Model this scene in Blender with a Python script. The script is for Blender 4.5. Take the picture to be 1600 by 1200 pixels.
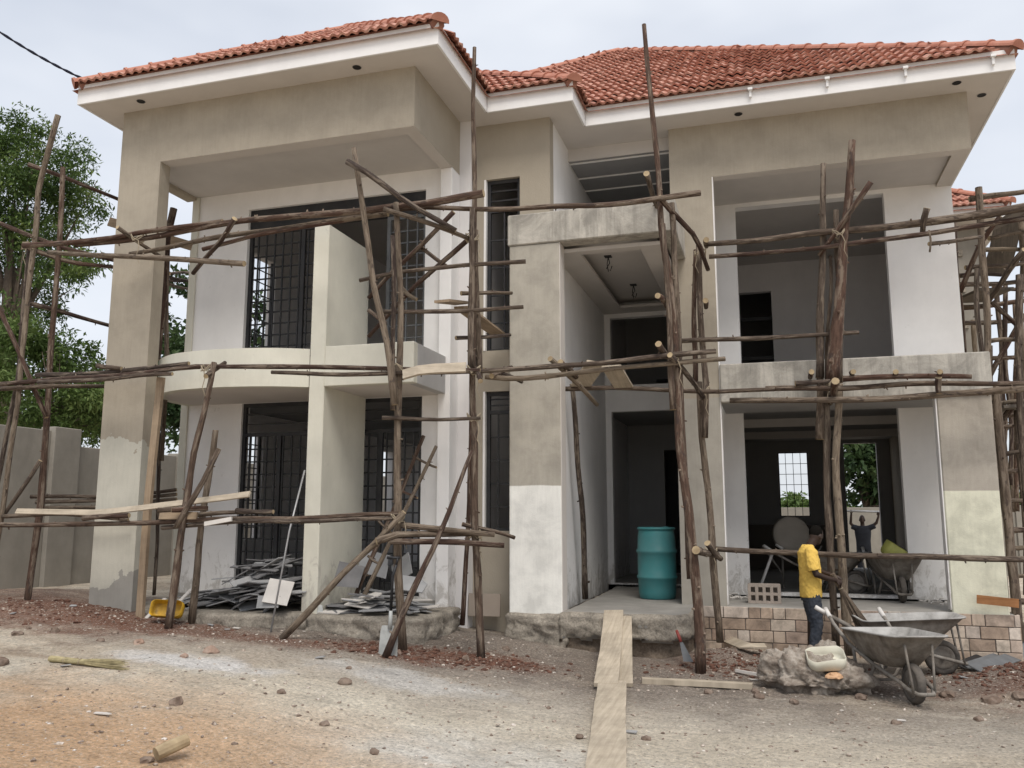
import bpy, bmesh, math, random
import numpy as np
from mathutils import Vector, Matrix, noise, Quaternion
random.seed(7); rng = np.random.default_rng(7)
sc = bpy.context.scene
for o in list(bpy.data.objects): bpy.data.objects.remove(o, do_unlink=True)
COL = sc.collection
R = math.radians
# ------------------------------------------------------------------ camera
YAW, PITCH, FPX = R(16.81), R(8.667), 1332.0
CAM = Vector((0, 0, 1.75))
cd = bpy.data.cameras.new('camera'); cam = bpy.data.objects.new('camera', cd); COL.objects.link(cam)
cam.location = CAM; cam.rotation_euler = (math.pi/2 + PITCH, 0, YAW)
cd.sensor_width = 36; cd.lens = 36*FPX/1600; cd.clip_start = .05; cd.clip_end = 3000
sc.camera = cam
# ------------------------------------------------------------------ sky, sun, exposure
SUN_EL, SUN_AZ = R(58), R(152)      # azimuth measured from +Y clockwise seen from above
w = bpy.data.worlds.new('World'); sc.world = w; w.use_nodes = True
nt = w.node_tree; nt.nodes.clear()
out = nt.nodes.new('ShaderNodeOutputWorld'); bg = nt.nodes.new('ShaderNodeBackground')
sky = nt.nodes.new('ShaderNodeTexSky'); sky.sky_type = 'NISHITA'; sky.sun_disc = False
sky.sun_elevation = SUN_EL; sky.sun_rotation = SUN_AZ; sky.dust_density = 3.0; sky.air_density = 1.0
tc = nt.nodes.new('ShaderNodeTexCoord'); mp = nt.nodes.new('ShaderNodeMapping'); mp.inputs['Scale'].default_value = (1.0, 1.0, 2.6)
nz = nt.nodes.new('ShaderNodeTexNoise'); nz.inputs['Scale'].default_value = 1.9; nz.inputs['Detail'].default_value = 4; nz.inputs['Roughness'].default_value = .55
rp = nt.nodes.new('ShaderNodeValToRGB'); rp.color_ramp.elements[0].position = .30; rp.color_ramp.elements[1].position = .66
rp.color_ramp.elements[0].color = (.62, .62, .62, 1); rp.color_ramp.elements[1].color = (.96, .96, .96, 1)
mx = nt.nodes.new('ShaderNodeMix'); mx.data_type = 'RGBA'
mx.inputs[7].default_value = (6.15, 6.4, 6.85, 1)       # the cloud deck, in the sky node's own units
L = nt.links.new
L(tc.outputs['Generated'], mp.inputs['Vector']); L(mp.outputs[0], nz.inputs['Vector']); L(nz.outputs['Fac'], rp.inputs[0])
L(rp.outputs[0], mx.inputs[0]); L(sky.outputs[0], mx.inputs[6]); L(mx.outputs[2], bg.inputs[0]); L(bg.outputs[0], out.inputs[0])
bg.inputs[1].default_value = .085
sd = bpy.data.lights.new('sun', 'SUN'); so = bpy.data.objects.new('sun', sd); COL.objects.link(so)
sd.energy = 1.5; sd.angle = R(25); sd.color = (1.0, .95, .88)
sdir = Vector((math.sin(SUN_AZ)*math.cos(SUN_EL), math.cos(SUN_AZ)*math.cos(SUN_EL), math.sin(SUN_EL)))
so.rotation_euler = (-sdir).to_track_quat('-Z', 'Y').to_euler(); so.location = (0, -10, 30)
vs = sc.view_settings; vs.view_transform = 'Standard'; vs.look = 'None'; vs.exposure = .80; vs.gamma = 1; vs.use_curve_mapping = False
sc.render.engine = 'CYCLES'; sc.cycles.max_bounces = 6; sc.cycles.diffuse_bounces = 4; sc.cycles.transmission_bounces = 2; sc.cycles.glossy_bounces = 2
# ------------------------------------------------------------------ placing helpers
_r = Vector((math.cos(YAW), math.sin(YAW), 0)); _f = Vector((-math.sin(YAW)*math.cos(PITCH), math.cos(YAW)*math.cos(PITCH), math.sin(PITCH))); _u = _r.cross(_f)
def ray(px, py): return _f + _r*((px-800)/FPX) - _u*((py-600)/FPX)
def at(px, py, Y): d = ray(px, py); return CAM + d*(Y/d.y)
def atx(px, py, X): d = ray(px, py); return CAM + d*(X/d.x)
GX = [-400, -12, -8, -5, -4, -3, -1, .5, 10, 400]; GZ = [.6, .6, .52, .41, .32, .19, .03, 0, -.05, -.05]
MOUNDS = [(-8.6, 8.75, .9, .10), (-.55, 10.75, .55, .13), (2.75, 10.35, .8, .20), (3.5, 9.9, .8, .18), (-7.6, 8.5, .8, .05), (-3.2, 10.15, .5, .05), (.2, 11.1, .9, .04), (-10.2, 9.6, 1.3, .12)]
def gz(x, y):
    z = float(np.interp(x, GX, GZ))
    for mx_, my_, s, h in MOUNDS:
        d = ((x-mx_)**2 + (y-my_)**2)/(s*s)
        if d < 6: z += h*math.exp(-d)
    if -14 < x < 9 and 1 < y < 14:
        n = noise.fractal((x*1.1, y*1.1, 3.3), .9, 2.1, 3)
        n2 = noise.fractal((x*4.5, y*4.5, 9.1), .8, 2.1, 3)
        rough = 1.0 + 1.6*math.exp(-((y-9.4)/1.2)**2)
        z += n*.020 + n2*.007*rough
    return z
def gnd(px, py, lift=0.0):
    d = ray(px, py); lo, hi = 1.0, 80.0
    for _ in range(40):
        m = (lo+hi)/2; P = CAM + d*m
        if P.z > gz(P.x, P.y): lo = m
        else: hi = m
    P = CAM + d*lo; P.z += lift; return P
# ------------------------------------------------------------------ materials
class NT:
    def __init__(s, name, rough=.85, spec=.3):
        s.m = bpy.data.materials.new(name); s.m.use_nodes = True; s.t = s.m.node_tree
        s.b = s.t.nodes['Principled BSDF']; s.b.inputs['Roughness'].default_value = rough; s.b.inputs['Specular IOR Level'].default_value = spec
        s.geo = None
    def n(s, ty, **kw):
        nd = s.t.nodes.new('ShaderNode'+ty)
        for k, v in kw.items():
            if k.startswith('i_'):
                nd.inputs[k[2:].replace('_', ' ')].default_value = v
            else: setattr(nd, k, v)
        return nd
    def l(s, a, b): s.t.links.new(a, b)
    def pos(s):
        if s.geo is None: s.geo = s.n('NewGeometry')
        return s.geo.outputs['Position']
    def mapping(s, vec, scale=(1, 1, 1), loc=(0, 0, 0)):
        m = s.n('Mapping'); m.inputs['Scale'].default_value = scale; m.inputs['Location'].default_value = loc; s.l(vec, m.inputs['Vector']); return m.outputs[0]
    def noise(s, vec, scale, detail=4, rough=.55, dist=0):
        nd = s.n('TexNoise'); nd.inputs['Scale'].default_value = scale; nd.inputs['Detail'].default_value = detail
        nd.inputs['Roughness'].default_value = rough; nd.inputs['Distortion'].default_value = dist; s.l(vec, nd.inputs['Vector']); return nd.outputs['Fac']
    def ramp(s, fac, stops):
        r = s.n('ValToRGB'); e = r.color_ramp.elements
        while len(e) < len(stops): e.new(.5)
        for i, (p, c) in enumerate(stops):
            e[i].position = p; e[i].color = (c, c, c, 1) if isinstance(c, (int, float)) else (*c, 1)
        s.l(fac, r.inputs[0]); return r.outputs[0]
    def mix(s, fac, a, b, blend='MIX'):
        m = s.n('Mix', data_type='RGBA', blend_type=blend)
        for v, i in ((fac, 0), (a, 6), (b, 7)):
            if hasattr(v, 'links') or hasattr(v, 'is_linked'): s.l(v, m.inputs[i])
            elif isinstance(v, (int, float)): m.inputs[i].default_value = v if i == 0 else (v, v, v, 1)
            else: m.inputs[i].default_value = (*v, 1)
        return m.outputs[2]
    def math(s, op, a, b=0.0, clamp=False):
        m = s.n('Math', operation=op); m.use_clamp = clamp
        for v, i in ((a, 0), (b, 1)):
            if hasattr(v, 'is_linked'): s.l(v, m.inputs[i])
            else: m.inputs[i].default_value = v
        return m.outputs[0]
    def sep(s, vec):
        x = s.n('SeparateXYZ'); s.l(vec, x.inputs[0]); return x.outputs
    def bump(s, h, strength=.3, dist=.02):
        b = s.n('Bump'); b.inputs['Strength'].default_value = strength; b.inputs['Distance'].default_value = dist; s.l(h, b.inputs['Height']); s.l(b.outputs[0], s.b.inputs['Normal'])
    def done(s, col):
        if hasattr(col, 'is_linked'): s.l(col, s.b.inputs['Base Color'])
        else: s.b.inputs['Base Color'].default_value = (*col, 1)
        return s.m
def sc3(c, k): return tuple(min(1, v*k) for v in c)
def plaster(name, c, var=.12, stain=.15, streak=.0, bump=.15, rough=.9, splash=0.):
    n = NT(name, rough); p = n.pos()
    f = n.ramp(n.noise(p, 3.1, 6, .6), [(.3, sc3(c, 1-var)), (.7, sc3(c, 1+var*.5))])
    if stain:
        st = n.ramp(n.noise(n.mapping(p, (1.4, 1.4, .45), (3, 1, 7)), 1.9, 6, .65, .4), [(.42, 0.), (.72, 1.)])
        f = n.mix(n.math('MULTIPLY', st, stain), f, sc3(c, .55))
    if streak:
        sk = n.ramp(n.noise(n.mapping(p, (38, 38, 3.0)), 1.0, 6, .7), [(.40, 0.), (.72, 1.)])
        f = n.mix(n.math('MULTIPLY', sk, streak), f, sc3(c, .72))
    if splash:
        z = n.sep(p)[2]; mr = n.n('MapRange'); mr.inputs['From Min'].default_value = .55; mr.inputs['From Max'].default_value = 1.5; mr.inputs['To Min'].default_value = .10; mr.inputs['To Max'].default_value = -.14; n.l(z, mr.inputs['Value'])
        sp = n.ramp(n.math('ADD', n.noise(n.mapping(p, (1, 1, .6)), 7, 7, .75, .6), mr.outputs[0]), [(.50, 0.), (.62, 1.)]); f = n.mix(n.math('MULTIPLY', sp, splash), f, (.36, .33, .29))
    h = n.noise(n.mapping(p, (1, 1, .5 if streak else 1)), 55, 5, .65)
    n.bump(h, bump, .012); return n.done(f)
TAUPE = (.365, .322, .258); CREAM = (.64, .62, .53); WHITE = (.82, .805, .785); RAW = (.40, .375, .33)
M_taupe = plaster('textured_taupe_render', TAUPE, .05, .06, .09, .35)
M_cream = plaster('cream_plaster', CREAM, .07, .16, .10, .15, .9, .6)
M_white = plaster('white_skim', WHITE, .05, .14, 0, .06, .9, .6)
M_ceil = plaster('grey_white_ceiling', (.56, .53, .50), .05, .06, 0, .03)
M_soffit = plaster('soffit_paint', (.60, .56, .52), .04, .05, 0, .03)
M_fascia = plaster('white_fascia_paint', (.78, .77, .76), .05, .12, 0, .05)
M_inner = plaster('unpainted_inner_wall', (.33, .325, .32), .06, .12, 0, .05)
def raw_plaster(name, c):
    n = NT(name, .92); p = n.pos()
    f = n.ramp(n.noise(p, 2.2, 8, .7, .6), [(.36, sc3(c, .68)), (.5, c), (.62, sc3(c, 1.28))])
    dr = n.ramp(n.noise(n.mapping(p, (9, 9, .55)), 1.0, 6, .68), [(.47, 0.), (.60, 1.)]); f = n.mix(n.math('MULTIPLY', dr, .45), f, sc3(c, .55))
    wd = n.ramp(n.noise(n.mapping(p, (7, 7, .7), (4, 4, 4)), 1.0, 6, .7), [(.55, 0.), (.66, 1.)]); f = n.mix(n.math('MULTIPLY', wd, .4), f, sc3(c, 1.5))
    n.bump(n.noise(p, 40, 6, .7), .3, .015); return n.done(f)
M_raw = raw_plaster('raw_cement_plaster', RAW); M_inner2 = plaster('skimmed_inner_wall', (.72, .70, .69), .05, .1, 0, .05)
def rough_conc(name, c):
    n = NT(name, .95); p = n.pos(); a = n.noise(p, 5, 8, .72, .4)
    col = n.ramp(a, [(.28, sc3(c, .45)), (.46, sc3(c, .85)), (.6, sc3(c, 1.1)), (.75, sc3(c, 1.5))])
    col = n.mix(1.0, col, n.ramp(n.noise(p, 40, 6, .8), [(.34, .55), (.52, 1.), (.68, 1.25)]), 'MULTIPLY')
    h = n.math('ADD', n.noise(p, 13, 9, .8), n.math('MULTIPLY', n.noise(p, 55, 5, .8), .35)); n.bump(h, .9, .03); return n.done(col)
M_conc = rough_conc('rough_concrete', (.36, .32, .265)); M_earth = rough_conc('raw_earth_face', (.21, .165, .125))
M_floor = plaster('cement_floor', (.30, .285, .26), .18, .35, 0, .2)
M_bwall = plaster('boundary_render', (.30, .278, .24), .14, .35, .10, .2)
def zoned(name, zones, wob=.0, bump=.22, wscale=1.5, var=(.90, 1.05)):
    """paint coats ending at given heights; zones = [(z_below, colour)], last colour on top"""
    n = NT(name, .9); p = n.pos(); z = n.sep(p)[2]
    if wob:
        z = n.math('ADD', z, n.math('MULTIPLY', n.math('SUBTRACT', n.noise(p, wscale, 5, .6, .5), .5), wob))
    col = zones[-1][1]
    for zb, c in reversed(zones[:-1]):
        m = n.n('MapRange'); m.inputs['From Min'].default_value = zb-.006; m.inputs['From Max'].default_value = zb+.006; n.l(z, m.inputs['Value'])
        col = n.mix(m.outputs[0], c, col)
    v = n.ramp(n.noise(p, 2.7, 7, .65, .3), [(.36, var[0]), (.5, .99), (.62, var[1])]); col = n.mix(1.0, col, v, 'MULTIPLY')
    sk = n.ramp(n.noise(n.mapping(p, (30, 30, 2.4)), 1.0, 6, .7), [(.42, 1.), (.70, .93)]); col = n.mix(1.0, col, sk, 'MULTIPLY')
    n.bump(n.noise(p, 60, 5, .65), bump, .012); return n.done(col)
M_colL = zoned('patched_column_render', [(.86, (.32, .305, .275)), (2.75, (.51, .49, .42)), (99, TAUPE)], 1.7, .25, 1.1)
M_pillar = zoned('half_painted_pillar', [(2.10, (.80, .79, .74)), (99, (.40, .37, .315))], .03, .25, 1.5, (.84, 1.08))
M_pierR = zoned('half_painted_pier', [(2.03, (.66, .65, .52)), (99, (.38, .345, .295))], .02, .25, 1.5, (.80, 1.08))
M_pierL = zoned('pier_render', [(3.3, (.36, .335, .29)), (99, TAUPE)], .10, .25)
# roof tile
n = NT('clay_tile', .8); p = n.pos()
c = n.ramp(n.noise(p, 9.5, 3, .7), [(.34, (.24, .098, .070)), (.45, (.37, .158, .110)), (.56, (.46, .225, .162)), (.68, (.62, .40, .315))])
d = n.ramp(n.noise(n.mapping(p, (1, 1, 1), (5, 3, 1)), 1.7, 6, .7), [(.46, 0.), (.70, .40)])
c = n.mix(d, c, (.15, .078, .060)); n.bump(n.noise(p, 70, 3), .2, .01); M_tile = n.done(c)
n = NT('ridge_clay', .8); p = n.pos()
c = n.ramp(n.noise(p, 4.5, 5, .6), [(.3, (.34, .135, .092)), (.7, (.50, .235, .165))]); n.bump(n.noise(p, 60, 3), .15, .01); M_ridge = n.done(c)
# wood poles
n = NT('bark_pole', .85); uv = n.n('UVMap').outputs[0]; oi = n.n('ObjectInfo')
base = n.ramp(oi.outputs['Random'], [(0, (.052, .036, .030)), (.2, (.11, .060, .042)), (.4, (.125, .092, .068)), (.6, (.078, .058, .048)), (.8, (.17, .13, .096)), (1, (.25, .20, .146))])
vec = n.n('VectorMath', operation='ADD'); n.l(uv, vec.inputs[0]); n.l(oi.outputs['Random'], vec.inputs[1])
gr = n.noise(n.mapping(vec.outputs[0], (40, 5.0, 1)), 1.0, 7, .72)
c = n.mix(n.ramp(gr, [(.38, 0.), (.60, 1.)]), n.mix(1.0, base, (.45, .42, .40), 'MULTIPLY'), base)
peel = n.ramp(n.noise(n.mapping(vec.outputs[0], (13, 2.6, 1), (4, 2, 0)), 1.0, 6, .68), [(.50, 0.), (.58, 1.)])
c = n.mix(n.math('MULTIPLY', peel, .55), c, (.29, .235, .18))
kn = n.ramp(n.noise(n.mapping(vec.outputs[0], (15, 8, 1), (1, 8, 0)), 1.0, 3, .5), [(.60, 0.), (.66, 1.)])
c = n.mix(n.math('MULTIPLY', kn, .75), c, (.05, .035, .03))
n.bump(gr, 1.0, .02); M_bark = n.done(c)
def wood(name, c1, c2, axis_scale=(34, 2.2, 1)):
    n = NT(name, .8); tcn = n.n('TexCoord').outputs['UV' if axis_scale[0] > 20 else 'Object']; oi = n.n('ObjectInfo')
    v = n.n('VectorMath', operation='ADD'); n.l(tcn, v.inputs[0]); n.l(oi.outputs['Random'], v.inputs[1])
    g = n.noise(n.mapping(v.outputs[0], axis_scale), 1.0, 5, .6)
    c = n.ramp(g, [(.3, c1), (.7, c2)]); st = n.ramp(n.noise(v.outputs[0], 3, 6, .7), [(.36, .80), (.62, 1.08)])
    c = n.mix(1.0, c, st, 'MULTIPLY'); n.bump(g, .3, .006); return n.done(c)
M_cut = wood('cut_wood_end', (.27, .20, .12), (.47, .37, .23), (9, 9, 9))
M_plank = wood('dusty_plank', (.35, .295, .225), (.50, .43, .335))
M_timber = wood('sawn_timber', (.25, .185, .125), (.36, .275, .19))
M_dark = wood('weathered_board', (.10, .085, .07), (.17, .145, .12))
M_orange = wood('fresh_orange_board', (.30, .13, .05), (.43, .21, .09))
def simple(name, c, rough=.6, metal=0., var=.15, scale=8, bump=.1, dirt=None, dirtamt=.5):
    n = NT(name, rough); tcn = n.n('TexCoord').outputs['Object']; n.b.inputs['Metallic'].default_value = metal
    col = n.ramp(n.noise(tcn, scale, 5, .6), [(.3, sc3(c, 1-var)), (.7, sc3(c, 1+var))])
    if dirt:
        dm = n.ramp(n.noise(n.mapping(tcn, (1, 1, 1), (2, 4, 6)), scale*.6, 6, .68), [(.40, 0.), (.66, 1.)])
        col = n.mix(n.math('MULTIPLY', dm, dirtamt), col, dirt)
    n.bump(n.noise(tcn, scale*5, 4), bump, .006); return n.done(col)
M_steel = simple('black_painted_steel', (.022, .023, .026), .5, 0, .2, 5, .05, (.10, .09, .08), .25)
M_steelg = simple('dusty_grey_steel', (.12, .125, .13), .55, 0, .2, 6, .05)
M_slate = simple('grey_tile_offcut', (.27, .275, .28), .7, 0, .2, 3, .1, (.42, .40, .38), .4)
M_slated = simple('dark_tile_offcut', (.13, .13, .135), .75, 0, .25, 3, .1, (.33, .31, .29), .35)
M_slatew = simple('pale_tile_face', (.60, .57, .53), .6, 0, .1, 3, .05, (.42, .38, .34), .4)
M_teal = simple('teal_plastic', (.055, .225, .235), .38, 0, .08, 2, .02, (.19, .24, .24), .28)
M_yellow = simple('yellow_plastic', (.60, .35, .02), .5, 0, .1, 6, .02, (.10, .07, .03), .8)
M_natural = simple('stained_white_plastic', (.62, .60, .50), .5, 0, .08, 4, .02, (.38, .34, .25), .5)
M_barrow = simple('cement_caked_steel', (.15, .13, .11), .8, .1, .3, 9, .5, (.34, .32, .29), .65)
M_barrowin = simple('cement_caked_tray', (.27, .26, .245), .9, 0, .3, 7, .6, (.50, .49, .47), .6)
M_rubber = simple('dusty_rubber', (.055, .05, .046), .9, 0, .2, 8, .2, (.22, .19, .16), .55)
M_grip = simple('pale_grip', (.62, .60, .57), .7, 0, .1, 12, .1, (.35, .3, .27), .3)
M_shovel = simple('cement_dusted_blade', (.36, .37, .36), .7, .15, .15, 9, .2, (.55, .55, .53), .5)
M_black = simple('black_plastic', (.018, .018, .02), .5, 0, .2, 6)
M_alu = simple('grey_conduit', (.34, .34, .34), .45, .3, .1, 10)
M_wire = simple('dark_blue_cable', (.012, .014, .03), .5, 0, .1, 10)
M_rope = simple('dry_fibre', (.30, .25, .18), .95, 0, .2, 20)
M_straw = simple('broom_straw', (.34, .29, .165), .9, 0, .25, 25, .2)
M_strawd = simple('dark_broom_twigs', (.15, .115, .085), .9, 0, .3, 25, .2)
M_stone = simple('brown_stone', (.15, .105, .08), .95, 0, .35, 12, .8, (.33, .28, .23), .5)
M_bstone = simple('tan_brick_bat', (.30, .20, .15), .95, 0, .2, 9, .6, (.48, .42, .36), .4)
M_mortar = simple('mortar', (.14, .12, .105), .95, 0, .2, 9, .5)
n = NT('stone_tile_brick', .85); oi = n.n('ObjectInfo'); p = n.pos()
c = n.ramp(oi.outputs['Random'], [(0, (.36, .27, .205)), (.3, (.50, .385, .295)), (.55, (.58, .49, .40)), (.75, (.40, .29, .225)), (.9, (.66, .58, .50)), (1, (.33, .25, .20))])
st = n.ramp(n.noise(p, 6, 6, .68, .5), [(.34, .58), (.60, 1.08)]); c = n.mix(1.0, c, st, 'MULTIPLY')
dz = n.sep(p)[2]; n.bump(n.noise(p, 45, 5), .4, .01); M_brick = n.done(c)
n = NT('rubble_concrete', .95); tcn = n.n('TexCoord').outputs['Object']
c = n.ramp(n.noise(tcn, 6, 9, .75), [(.36, (.17, .135, .108)), (.47, (.31, .26, .215)), (.58, (.43, .38, .325)), (.68, (.56, .51, .45))])
n.bump(n.noise(tcn, 16, 10, .8), .9, .035); M_rubble = n.done(c)
# skin and clothes
M_skin = simple('dark_skin', (.036, .021, .015), .5, 0, .1, 12, .03)
M_hair = simple('black_hair', (.008, .007, .006), 1.0, 0, .1, 60, .5); M_hair.node_tree.nodes['Principled BSDF'].inputs['Specular IOR Level'].default_value = .03
M_shirt = simple('yellow_cotton', (.66, .44, .10), .95, 0, .05, 5, .1)
M_jean = simple('dark_blue_denim', (.030, .036, .048), .95, 0, .2, 14, .2, (.085, .09, .10), .35)
M_boot = simple('dusty_boot', (.05, .042, .036), .9, 0, .2, 9)
M_silhouette = simple('silhouette_clothes', (.018, .020, .026), .95, 0, .2, 9)  # near black: the second worker's silhouette put into his clothes' colour
def leafmat(name, c1, c2, c3):
    n = NT(name, .6, .25); p = n.pos(); oi = n.n('ObjectInfo')
    c = n.ramp(n.noise(p, 1.1, 6, .75), [(.38, c1), (.5, c2), (.62, c3)])  # clump-sized tones put lit and shaded clumps into the leaf colour
    tr = n.n('BsdfTranslucent'); n.l(c, tr.inputs[0]); ms = n.n('MixShader'); ms.inputs[0].default_value = .30
    o = n.t.nodes['Material Output']; n.done(c); n.l(n.b.outputs[0], ms.inputs[1]); n.l(tr.outputs[0], ms.inputs[2]); n.l(ms.outputs[0], o.inputs[0]); return n.m
M_leaf1 = leafmat('feathery_foliage', (.035, .068, .020), (.085, .14, .036), (.18, .24, .068))
M_leaf2 = leafmat('dark_foliage', (.022, .045, .018), (.042, .078, .028), (.075, .115, .040))
M_leaf3 = leafmat('light_foliage', (.055, .095, .025), (.10, .155, .042), (.16, .21, .065))
M_trunk = simple('tree_bark', (.11, .085, .065), .95, 0, .3, 6, .6)
# ------------------------------------------------------------------ object helpers
def link(name, me, mats, parent=None):
    o = bpy.data.objects.new(name, me); COL.objects.link(o)
    if not isinstance(mats, (list, tuple)): mats = [mats]
    if me is not None and len(me.materials) == 0:
        for m in mats: me.materials.append(m)
    if parent is not None:
        o.parent = parent
        o.matrix_parent_inverse = Matrix.Translation(-ORG.get(parent.name, Vector()))
    return o
ORG = {}
def tag(o, label=None, cat=None, group=None, kind=None):
    if label: o['label'] = label
    if cat: o['category'] = cat
    if group: o['group'] = group
    if kind: o['kind'] = kind
    return o
def empty(name, loc, label, cat, group=None):
    o = bpy.data.objects.new(name, None); COL.objects.link(o); o.location = loc; o.empty_display_size = .2
    ORG[o.name] = Vector(loc); return tag(o, label, cat, group)
class MB:
    def __init__(s): s.v = []; s.f = []; s.mi = []; s.uv = {}
    def add(s, vs, fs, mi=0):
        b = len(s.v); s.v += [tuple(v) for v in vs]
        for f in fs: s.f.append(tuple(b+i for i in f)); s.mi.append(mi)
        return s
    def box(s, x0, x1, y0, y1, z0, z1, mi=0):
        vs = [(x0, y0, z0), (x1, y0, z0), (x1, y1, z0), (x0, y1, z0), (x0, y0, z1), (x1, y0, z1), (x1, y1, z1), (x0, y1, z1)]
        return s.add(vs, [(0, 3, 2, 1), (4, 5, 6, 7), (0, 1, 5, 4), (1, 2, 6, 5), (2, 3, 7, 6), (3, 0, 4, 7)], mi)
    def obox(s, M, sx, sy, sz, mi=0):
        vs = [M @ Vector((a*sx/2, b*sy/2, c*sz/2)) for c in (-1, 1) for a, b in ((-1, -1), (1, -1), (1, 1), (-1, 1))]
        return s.add(vs, [(0, 3, 2, 1), (4, 5, 6, 7), (0, 1, 5, 4), (1, 2, 6, 5), (2, 3, 7, 6), (3, 0, 4, 7)], mi)
    def tube(s, pts, rad, seg=8, mi=0, cap=None, jit=0.0):
        pts = [Vector(p) for p in pts]; n = len(pts); rings = []; b = len(s.v)
        if not hasattr(rad, '__len__'): rad = [rad]*n
        ref = None
        for i, p in enumerate(pts):
            t = (pts[min(i+1, n-1)]-pts[max(i-1, 0)]).normalized()
            if ref is None:
                ref = Vector((0, 0, 1)) if abs(t.z) < .9 else Vector((1, 0, 0))
            a = (ref - t*ref.dot(t)).normalized(); c = t.cross(a); ref = a
            for k in range(seg):
                an = 2*math.pi*k/seg; rr = rad[i]*(1+random.uniform(-jit, jit))
                s.v.append(tuple(p + (a*math.cos(an)+c*math.sin(an))*rr))
        for i in range(n-1):
            for k in range(seg):
                k2 = (k+1) % seg
                s.f.append((b+i*seg+k, b+i*seg+k2, b+(i+1)*seg+k2, b+(i+1)*seg+k)); s.mi.append(mi)
        cm = mi if cap is None else cap
        s.f.append(tuple(b+k for k in range(seg))[::-1]); s.mi.append(cm)
        s.f.append(tuple(b+(n-1)*seg+k for k in range(seg))); s.mi.append(cm)
        return s
    def lathe(s, prof, M=Matrix(), seg=24, mi=0):
        b = len(s.v)
        for r, z in prof:
            for k in range(seg):
                a = 2*math.pi*k/seg; s.v.append(tuple(M @ Vector((r*math.cos(a), r*math.sin(a), z))))
        for i in range(len(prof)-1):
            for k in range(seg):
                k2 = (k+1) % seg; s.f.append((b+i*seg+k, b+i*seg+k2, b+(i+1)*seg+k2, b+(i+1)*seg+k)); s.mi.append(mi)
        return s
    def prism(s, poly, z0, z1, mi=0):
        m = len(poly); vs = [(x, y, z0) for x, y in poly]+[(x, y, z1) for x, y in poly]
        fs = [tuple(range(m))[::-1], tuple(range(m, 2*m))]+[(i, (i+1) % m, m+(i+1) % m, m+i) for i in range(m)]
        return s.add(vs, fs, mi)
    def mesh(s, name, smooth=False):
        me = bpy.data.meshes.new(name); me.from_pydata(s.v, [], s.f); me.polygons.foreach_set('material_index', s.mi)
        if smooth: me.polygons.foreach_set('use_smooth', [True]*len(s.f))
        me.update(); return me
    def build(s, name, mats, parent=None, smooth=False, bevel=0, seg=1):
        me = s.mesh(name, smooth)
        if bevel:
            bm = bmesh.new(); bm.from_mesh(me)
            bmesh.ops.bevel(bm, geom=bm.edges[:], offset=bevel, segments=seg, affect='EDGES', profile=.5, clamp_overlap=True)
            bm.to_mesh(me); bm.free()
        return link(name, me, mats, parent)
def box(name, x0, x1, y0, y1, z0, z1, m, parent, bevel=.008):
    return MB().box(x0, x1, y0, y1, z0, z1).build(name, m, parent, bevel=bevel)
def wall(name, axis, a0, a1, d0, d1, z0, z1, holes, m, parent, under=None):
    """a wall slab in the XZ (axis 'x') or YZ plane with rectangular openings"""
    ca = sorted({a0, a1, *[h[0] for h in holes], *[h[1] for h in holes]}); ca = [v for v in ca if a0 <= v <= a1]
    cz = sorted({z0, z1, *[h[2] for h in holes], *[h[3] for h in holes]}); cz = [v for v in cz if z0 <= v <= z1]
    def solid(i, j):
        if i < 0 or j < 0 or i >= len(ca)-1 or j >= len(cz)-1: return False
        a, z = (ca[i]+ca[i+1])/2, (cz[j]+cz[j+1])/2
        return not any(h[0] < a < h[1] and h[2] < z < h[3] for h in holes)
    b = MB()
    P = (lambda a, d, z: (a, d, z)) if axis == 'x' else (lambda a, d, z: (d, a, z))
    for i in range(len(ca)-1):
        for j in range(len(cz)-1):
            if not solid(i, j): continue
            A, B, Z, W = ca[i], ca[i+1], cz[j], cz[j+1]
            b.add([P(A, d0, Z), P(B, d0, Z), P(B, d0, W), P(A, d0, W)], [(0, 1, 2, 3)]); b.add([P(A, d1, Z), P(B, d1, Z), P(B, d1, W), P(A, d1, W)], [(3, 2, 1, 0)])
            if not solid(i-1, j): b.add([P(A, d0, Z), P(A, d1, Z), P(A, d1, W), P(A, d0, W)], [(3, 2, 1, 0)])
            if not solid(i+1, j): b.add([P(B, d0, Z), P(B, d1, Z), P(B, d1, W), P(B, d0, W)], [(0, 1, 2, 3)])
            if not solid(i, j-1): b.add([P(A, d0, Z), P(B, d0, Z), P(B, d1, Z), P(A, d1, Z)], [(3, 2, 1, 0)])
            if not solid(i, j+1): b.add([P(A, d0, W), P(B, d0, W), P(B, d1, W), P(A, d1, W)], [(0, 1, 2, 3)])
    me = b.mesh(name); bm = bmesh.new(); bm.from_mesh(me); bmesh.ops.remove_doubles(bm, verts=bm.verts, dist=1e-5); bmesh.ops.recalc_face_normals(bm, faces=bm.faces); bm.to_mesh(me); bm.free()
    if under: me.polygons.foreach_set('material_index', [1 if p_.normal.z < -.5 and p_.center.z > 1 else 0 for p_ in me.polygons]); m = [m, under]
    return link(name, me, m, parent)
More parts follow.
